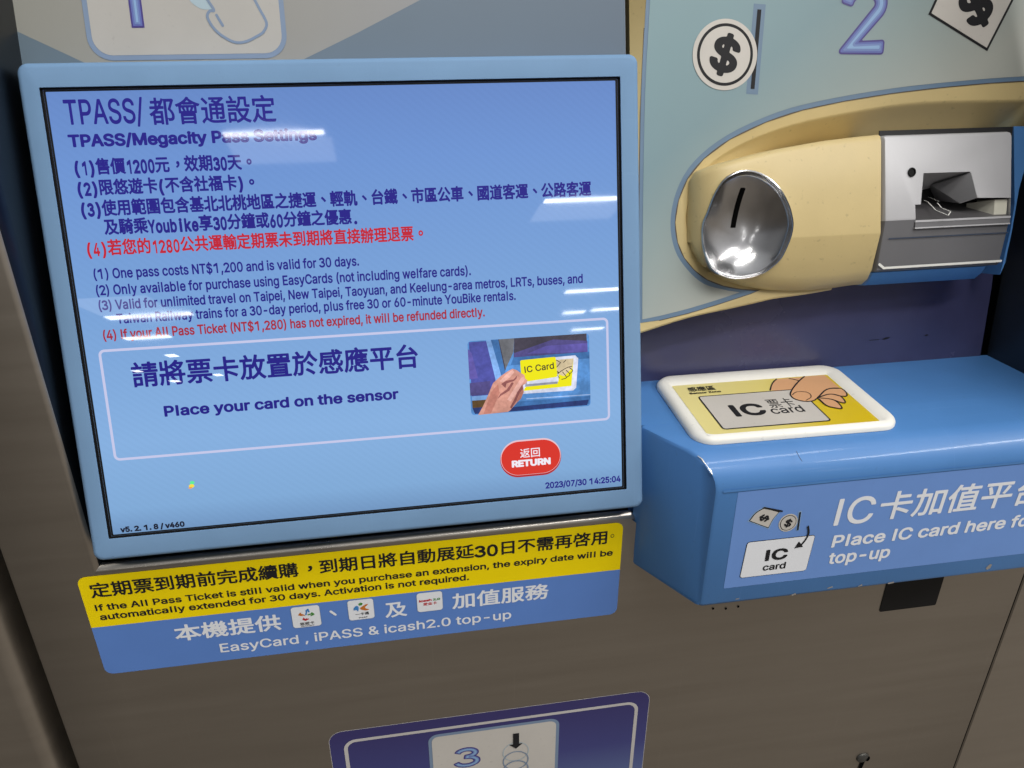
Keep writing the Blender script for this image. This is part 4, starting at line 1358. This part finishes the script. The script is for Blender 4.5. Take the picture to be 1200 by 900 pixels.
one = [(o1[0][0], o1[0][1]), (o1[1][0], o1[0][1]), (o1[1][0], o1[0][1] + .052), (o1[0][0] + .003, o1[0][1] + .052), (o1[0][0] - .009, o1[0][1] + .041), (o1[0][0] - .009, o1[0][1] + .034), (o1[0][0], o1[0][1] + .039)]
for k_, key, h in ((0, 'ink_violet', .0006), (.0010, 'ink_mid', .0007), (.0020, 'ink_light2', .0008), (.0030, 'ink_light', .0009)):
    mb.poly(ART, inset(one, k_) if k_ else one, key, h)
gl = [(0.09295, 0.32184), (0.08782, 0.31996)][0]
mb.poly(ART, smooth([(0.08105, 0.32474), (0.08401, 0.32093), (0.08768, 0.31876), (0.09107, 0.31827), (0.09462, 0.3192), (0.09219, 0.32375), (0.0898, 0.3285), (0.08307, 0.32947)], True, 4), 'ink_haze', .0005)
fo = [(0.08904, 0.3304), (0.09194, 0.32375), (0.09498, 0.318), (0.09271, 0.31754), (0.09101, 0.31563), (0.09098, 0.31324), (0.09295, 0.30889), (0.09645, 0.30475), (0.10107, 0.30154), (0.10487, 0.2998), (0.10885, 0.29951), (0.11297, 0.30044), (0.11772, 0.30258), (0.12201, 0.30497), (0.12435, 0.30812), (0.12485, 0.31055), (0.12389, 0.31347), (0.12183, 0.31783), (0.11898, 0.3241), (0.11575, 0.33129)]
mb.poly(ART, smooth(fo, n=4), 'card_paper', .00055)
mb.shape(ART, stroke([smooth(fo, n=5), [(0.09613, 0.31512), (0.09909, 0.30922)]], .00155), 'ink_slate', .0007)
tag(mb.build('step_sign', None, origin=ART.p(.16, .28, 0)), 'beige step 1 film with drawn pointing finger above the screen', 'sign')

# ================================================================== STICKERS
# yellow over blue notice under the screen
s4 = [(-0.03585, -0.04056), (0.34555, -0.04066), (0.34502, -0.13051), (-0.03537, -0.12868)]
nx0, nx1 = (s4[0][0] + s4[3][0]) / 2, (s4[1][0] + s4[2][0]) / 2
nz1, nz0 = (s4[0][1] + s4[1][1]) / 2, (s4[2][1] + s4[3][1]) / 2
dv = [(-0.03472, -0.08532), (0.34548, -0.08492)]
zd = (dv[0][1] + dv[1][1]) / 2
notice = empty('notice_sticker', (.16, .012, nz0), 'long yellow and blue notice sticker on the steel directly under the screen', 'sticker')
full = rrect(nx0, nz0, nx1, nz1, .0062, 8)
mb = MB()
mb.poly(FRONT, [(u, max(v, zd)) for u, v in full if v > zd] and [q for q in full[:18]] + [(nx0, zd), (nx1, zd)], 'ink_yellow', .0003)


def fline(s, ends, h, key, dv_=0.0, **kw):
    v = (ends[0][1] + ends[1][1]) / 2 + dv_
    text(mb, FRONT, s, (ends[0][0], v), (ends[1][0], v), h, key, .0005, **kw)


fline('定期票到期前完成續購，到期日將自動展延30日不需再啓用', [(-0.0295, -0.05933), (0.33349, -0.05889)], .0120, 'ink_black', wt=.022, cwt=.020)
oc = [(0.33739, -0.05217)][0]
mb.band(FRONT, ell(*oc, .0014, .0017, 20), ell(*oc, .0010, .0012, 20), 'ink_black', .0005)
fline('If the All Pass Ticket is still valid when you purchase an extension, the expiry date will be', [(-0.02937, -0.07048), (0.33866, -0.07073)], .0056, 'ink_black', wt=.021)
fline('automatically extended for 30 days. Activation is not required.', [(-0.0281, -0.07889), (0.22935, -0.07916)], .0056, 'ink_black', wt=.021)
mb.build('yellow_band', notice)
mb = MB()
mb.poly(FRONT, [(nx1, zd), (nx0, zd)] + full[14:], 'ink_blue', .0003) if False else mb.poly(FRONT, [(nx0, zd)] + [q for q in full if q[1] < zd] + [(nx1, zd)], 'ink_blue', .0003)
fline('本機提供', [(0.01715, -0.10665), (0.09096, -0.10583)], .0142, 'ink_white', cwt=.022)
k = [(0.12711, -0.09427), (0.13007, -0.09783)]
mb.shape(FRONT, stroke([[(k[0][0], k[0][1]), (k[1][0], k[1][1])]], .0019), 'ink_white', .0005)
fline('及', [(0.16603, -0.10727), (0.18223, -0.10639)], .0142, 'ink_white', cwt=.020)
fline('加值服務', [(0.21592, -0.10441), (0.28984, -0.1067)], .0142, 'ink_white', cwt=.020)
fline('EasyCard , iPASS & icash2.0 top-up', [(0.04553, -0.12141), (0.26086, -0.1214)], .0084, 'ink_white', wt=.012)
mb.build('blue_band', notice)


def tile(q4, lab):
    x0, x1 = (q4[0][0] + q4[3][0]) / 2, (q4[1][0] + q4[2][0]) / 2
    z1, z0 = (q4[0][1] + q4[1][1]) / 2, (q4[2][1] + q4[3][1]) / 2
    t = MB()
    o = rrect(x0, z0, x1, z1, .0022, 5)
    t.poly(FRONT, inset(o, -.0003), 'ink_slate', .0005)
    t.poly(FRONT, o, 'ink_white', .0006)
    at = lambda a, b: (x0 + (x1 - x0) * a, z1 - (z1 - z0) * b)
    return t, at


t, at = tile([(0.09924, -0.08687), (0.11992, -0.08655), (0.1188, -0.10577), (0.09939, -0.10665)], 1)
for c_, ls in (('ink_sky', [[(.50, .40), (.55, .22), (.60, .16)], [(.52, .22), (.60, .15), (.62, .28)]]), ('ink_green', [[(.58, .42), (.70, .38), (.78, .42)], [(.72, .34), (.78, .42), (.68, .47)]]),
               ('ink_orange', [[(.44, .42), (.34, .36), (.26, .38)], [(.32, .30), (.26, .38), (.36, .42)]]), ('ink_red', [[(.40, .56), (.46, .66), (.56, .62)], [(.38, .62), (.47, .67), (.50, .60)]])):
    t.shape(FRONT, stroke([[at(*p) for p in l] for l in ls], .0011), c_, .0007)
text(t, FRONT, '悠遊卡', at(.24, .90), at(.76, .885), .0026, 'ink_black', .0007, cwt=.02)
text(t, FRONT, 'EasyCard', at(.28, .965), at(.74, .955), .0008, 'ink_black', .0007, wt=.04)
t.build('card_logo', notice)['label'] = 'white logo tile with four small coloured arrows'
t, at = tile([(0.13931, -0.08658), (0.15844, -0.0859), (0.15775, -0.10451), (0.13999, -0.10546)], 2)
t.poly(FRONT, ell(*at(.50, .22), .0016, .0013, 20, .3), 'ink_green', .0007)
t.poly(FRONT, smooth([at(.22, .38), at(.36, .28), at(.42, .40), at(.38, .58), at(.32, .50), at(.22, .50)], True, 4), 'ink_sky', .0007)
t.poly(FRONT, smooth([at(.46, .44), at(.66, .28), at(.80, .26), at(.66, .42), at(.82, .54), at(.64, .56)], True, 4), 'ink_orange', .0007)
text(t, FRONT, '一卡通', at(.26, .80), at(.80, .78), .0027, 'ink_black', .0007, cwt=.02)
text(t, FRONT, 'iPASS', at(.38, .93), at(.72, .92), .0009, 'ink_black', .0007, wt=.04)
t.build('card_logo', notice)['label'] = 'white logo tile with green, blue and orange shapes'
t, at = tile([(0.18952, -0.08699), (0.2088, -0.08617), (0.20874, -0.10384), (0.19045, -0.10512)], 3)
text(t, FRONT, 'icash', at(.08, .48), at(.58, .46), .0022, 'ink_red', .0007, wt=.05)
text(t, FRONT, '2.0', at(.62, .46), at(.92, .45), .0020, 'ink_green', .0007, wt=.05)
text(t, FRONT, '愛金卡', at(.24, .68), at(.78, .665), .0026, 'ink_red', .0007, cwt=.02)
t.build('card_logo', notice)['label'] = 'white logo tile with small red lettering'

# navy step 3 sign at the bottom
mb = MB()
p4 = [(0.11336, -0.2203), (0.37872, -0.21948)]
zt3 = (p4[0][1] + p4[1][1]) / 2
e3 = [(0.11117, -0.24531), (0.38164, -0.31219)]
x30, x31 = (p4[0][0] + e3[0][0]) / 2, (p4[1][0] + e3[1][0]) / 2
so = rrect(x30, zt3 - .20, x31, zt3, .0115, 8)
mb.poly(FRONT, inset(so, -.0004), 'ink_line', .0002)
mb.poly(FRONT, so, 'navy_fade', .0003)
l3 = [(0.12299, -0.24672), (0.36807, -0.23323), (0.12513, -0.23103)]
lw = l3[0][0] - x30
lo_ = rrect(l3[0][0], zt3 - .17, x31 - (x31 - l3[1][0]) + .0028, zt3 - .0105, .0105, 8)
mb.band(FRONT, lo_, inset(lo_, .0030), 'ink_line', .0005)
c3 = [(0.19112, -0.2628), (0.30201, -0.28349), (0.19378, -0.23611), (0.29866, -0.23913)]
co = rrect(c3[0][0], zt3 - .125, c3[1][0], (c3[2][1] + c3[3][1]) / 2, .0085, 8)
mb.poly(FRONT, co, 'ink_slate', .0005)
mb.poly(FRONT, inset(co, .0028), 'ink_paper', .0007)
t3 = [(0.21163, -0.27126), (0.23419, -0.27168), (0.21137, -0.25755)]
text(mb, FRONT, '3', (t3[0][0] - .0006, t3[2][1] - .0245), (t3[1][0], t3[2][1] - .0245), .0245, 'ink_violet', .0009, wt=.024, R=110, inner=[(-.022, 'ink_light2'), (-.038, 'ink_light')])
ar = [(0.26474, -0.26732), (0.26238, -0.24835), (0.26727, -0.24858)]
ax_, az_ = ar[0]
hw, hh = .0058, .0058
top_ = ar[1][1] - .0003
mb.poly(FRONT, [(ax_, az_), (ax_ + hw, az_ + hh), (ax_ + .0026, az_ + hh), (ax_ + .0026, top_), (ax_ - .0026, top_), (ax_ - .0026, az_ + hh), (ax_ - hw, az_ + hh)], 'ink_black', .0012)
ov = [(0.25364, -0.27462), (0.2763, -0.27606), (0.26509, -0.2597), (0.26511, -0.27058), (0.26513, -0.28204)]
orx = (ov[1][0] - ov[0][0]) / 2
for i, wd in ((2, .0006), (3, .0009), (4, .0011)):
    oo = ell(ax_ - .0002, ov[i][1] - .0115, orx, .0115, 40)
    mb.band(FRONT, oo, inset(oo, wd), 'ink_haze' if i == 2 else 'ink_slate', .0008 + .0001 * i)
tag(mb.build('step_sign', None, origin=(.245, .012, zt3 - .2)), 'navy step 3 sign with pale outline at the bottom of the steel front', 'sign')

# blue film on the front of the shelf
mb = MB()
f4 = [(0.4041, 0.01187), (0.40425, -0.06599), (0.64196, -0.06732), (0.64345, -0.07195)]
fx0 = (f4[0][0] + f4[1][0]) / 2
fz0 = f4[1][1]
ff = rrect(fx0, fz0, .705, .0158, .0008, 3)
mb.poly(SHELF_F, ff, 'film_blue', .0002)


def sline(s, ends, h, key, **kw):
    v = (ends[0][1] + ends[1][1]) / 2
    text(mb, SHELF_F, s, (ends[0][0], v), (ends[1][0], v), h, key, .0004, **kw)


IT = .04
sline('IC', [(0.47847, -0.02003), (0.50696, -0.02109)], .0225, 'ink_white', wt=.008, slant=IT)
k = [(0.47847, -0.02003), (0.51154, -0.01835), (0.60523, -0.01211)]
zb_ = k[0][1]
q = [(0.51096, -0.01864), (0.63886, -0.01893)]
text(mb, SHELF_F, '卡加值平台', (q[0][0], zb_), (q[1][0], zb_), .0222, 'ink_white', .0004, cwt=.016, slant=IT)
sline('Place IC card here fo', [(0.48054, -0.03916), (0.63534, -0.04012)], .0106, 'ink_white', wt=.022, slant=IT)
k = [(0.48054, -0.03916), (0.63534, -0.04012), (0.63534, -0.04012)]
rx = max(k[1][0], k[2][0])
text(mb, SHELF_F, 'r', (rx + .0012, (k[0][1] + k[1][1]) / 2), (rx + .0062, (k[0][1] + k[1][1]) / 2), .0106, 'ink_white', .0004, wt=.022, slant=IT)
sline('top-up', [(0.48057, -0.05468), (0.52824, -0.05439)], .0106, 'ink_white', wt=.022, slant=IT)
# drawn card
d4 = [(0.41471, -0.02607), (0.46478, -0.0269), (0.4652, -0.05823), (0.41461, -0.05766)]
dz1, dz0 = (d4[0][1] + d4[1][1]) / 2, (d4[2][1] + d4[3][1]) / 2
xa0, xa1 = (d4[0][0] + d4[3][0]) / 2, (d4[1][0] + d4[2][0]) / 2
shx = .05
do = [(u + (v - dz0) * shx, v) for u, v in rrect(xa0, dz0, xa1, dz1, .0022, 5)]
mb.poly(SHELF_F, do, 'ink_black', .0004)
mb.poly(SHELF_F, inset(do, .0004), 'ink_white', .0006)
text(mb, SHELF_F, 'IC', ([(0.43153, -0.04492)][0][0], [(0.43946, -0.04485)][0][1]), ([(0.44808, -0.04486)][0][0], [(0.43946, -0.04485)][0][1]), .0098, 'ink_black', .0008, wt=.03, slant=0)
text(mb, SHELF_F, 'card', ([(0.43108, -0.05258)][0][0], [(0.4395, -0.05327)][0][1]), ([(0.44816, -0.05322)][0][0], [(0.4395, -0.05327)][0][1]), .0058, 'ink_black', .0008, wt=.02)
cv_ = smooth([(0.45945, -0.01836), (0.4608, -0.0242), (0.45952, -0.02955), (0.45706, -0.03368)], n=6)
mb.shape(SHELF_F, stroke([cv_], .0014), 'ink_black', .0008)
mb.poly(SHELF_F, [(0.45218, -0.0361), (0.45479, -0.0305), (0.4586, -0.03559)], 'ink_black', .0009)
# drawn banknote going into a slot
bn = [(0.41488, -0.00865), (0.41874, -0.00228), (0.42459, 0.00144), (0.43639, -0.00352), (0.43266, -0.00923), (0.43019, -0.0165)]
mb.poly(SHELF_F, inset(smooth(bn[:3], n=3) + smooth(bn[3:], n=3), -.0007), 'ink_light', .0003)
mb.poly(SHELF_F, smooth(bn[:3], n=3) + smooth(bn[3:], n=3), 'ink_black', .0004)
mb.poly(SHELF_F, inset(smooth(bn[:3], n=3) + smooth(bn[3:], n=3), .0006), 'ink_paper', .0006)
mb.shape(SHELF_F, stroke([[(0.42428, 0.00147), (0.43772, -0.00297)]], .0014), 'ink_black', .0008)
dollar(SHELF_F, mb, mid([(0.42576, -0.0072)][0]), .0072, math.radians(-112), 'ink_black', .0008, wt=.028, wide=1.2)
cn = [(0.44409, -0.01361), (0.43724, -0.01278), (0.44287, -0.00619)]
cr_ = cn[0][0] - cn[1][0]
for kq, key, h in ((1., 'ink_paper', .0004), (.86, 'ink_black', .0005), (.79, 'ink_paper', .0006)):
    mb.poly(SHELF_F, ell(*cn[0], cr_ * kq, (cn[2][1] - cn[0][1]) * kq, 36), key, h)
dollar(SHELF_F, mb, cn[0], .0068, math.radians(-16), 'ink_black', .0008, wt=.028, wide=1.2)
sl2 = [(0.45149, -0.0058), (0.45221, -0.02023)]
mb.shape(SHELF_F, stroke([list(sl2)], .0026), 'ink_light', .0003)
mb.shape(SHELF_F, stroke([list(sl2)], .0011), 'ink_black', .0007)
tag(mb.build('shelf_sticker', None, origin=(.53, -.042, fz0)), 'blue film with white top-up lettering and drawn card on the shelf front', 'sticker')

# ================================================================== NEIGHBOUR on the left
mb = MB()
xn = -.0895
mb.loft([[(-.75, .5, z), (-.75, .012, z), (xn - .012, .012, z), (xn - .006, .0135, z), (xn - .0018, .018, z), (xn, .025, z), (xn, .5, z)] for z in (-1.2, .75)], 'steel', closed=True, cap0='steel', cap1='steel')
tag(mb.build('steel_cabinet', None, smooth=40, origin=(-.42, .25, -1.2)), 'plain steel cabinet left of the ticket machine across a dark gap', 'cabinet')
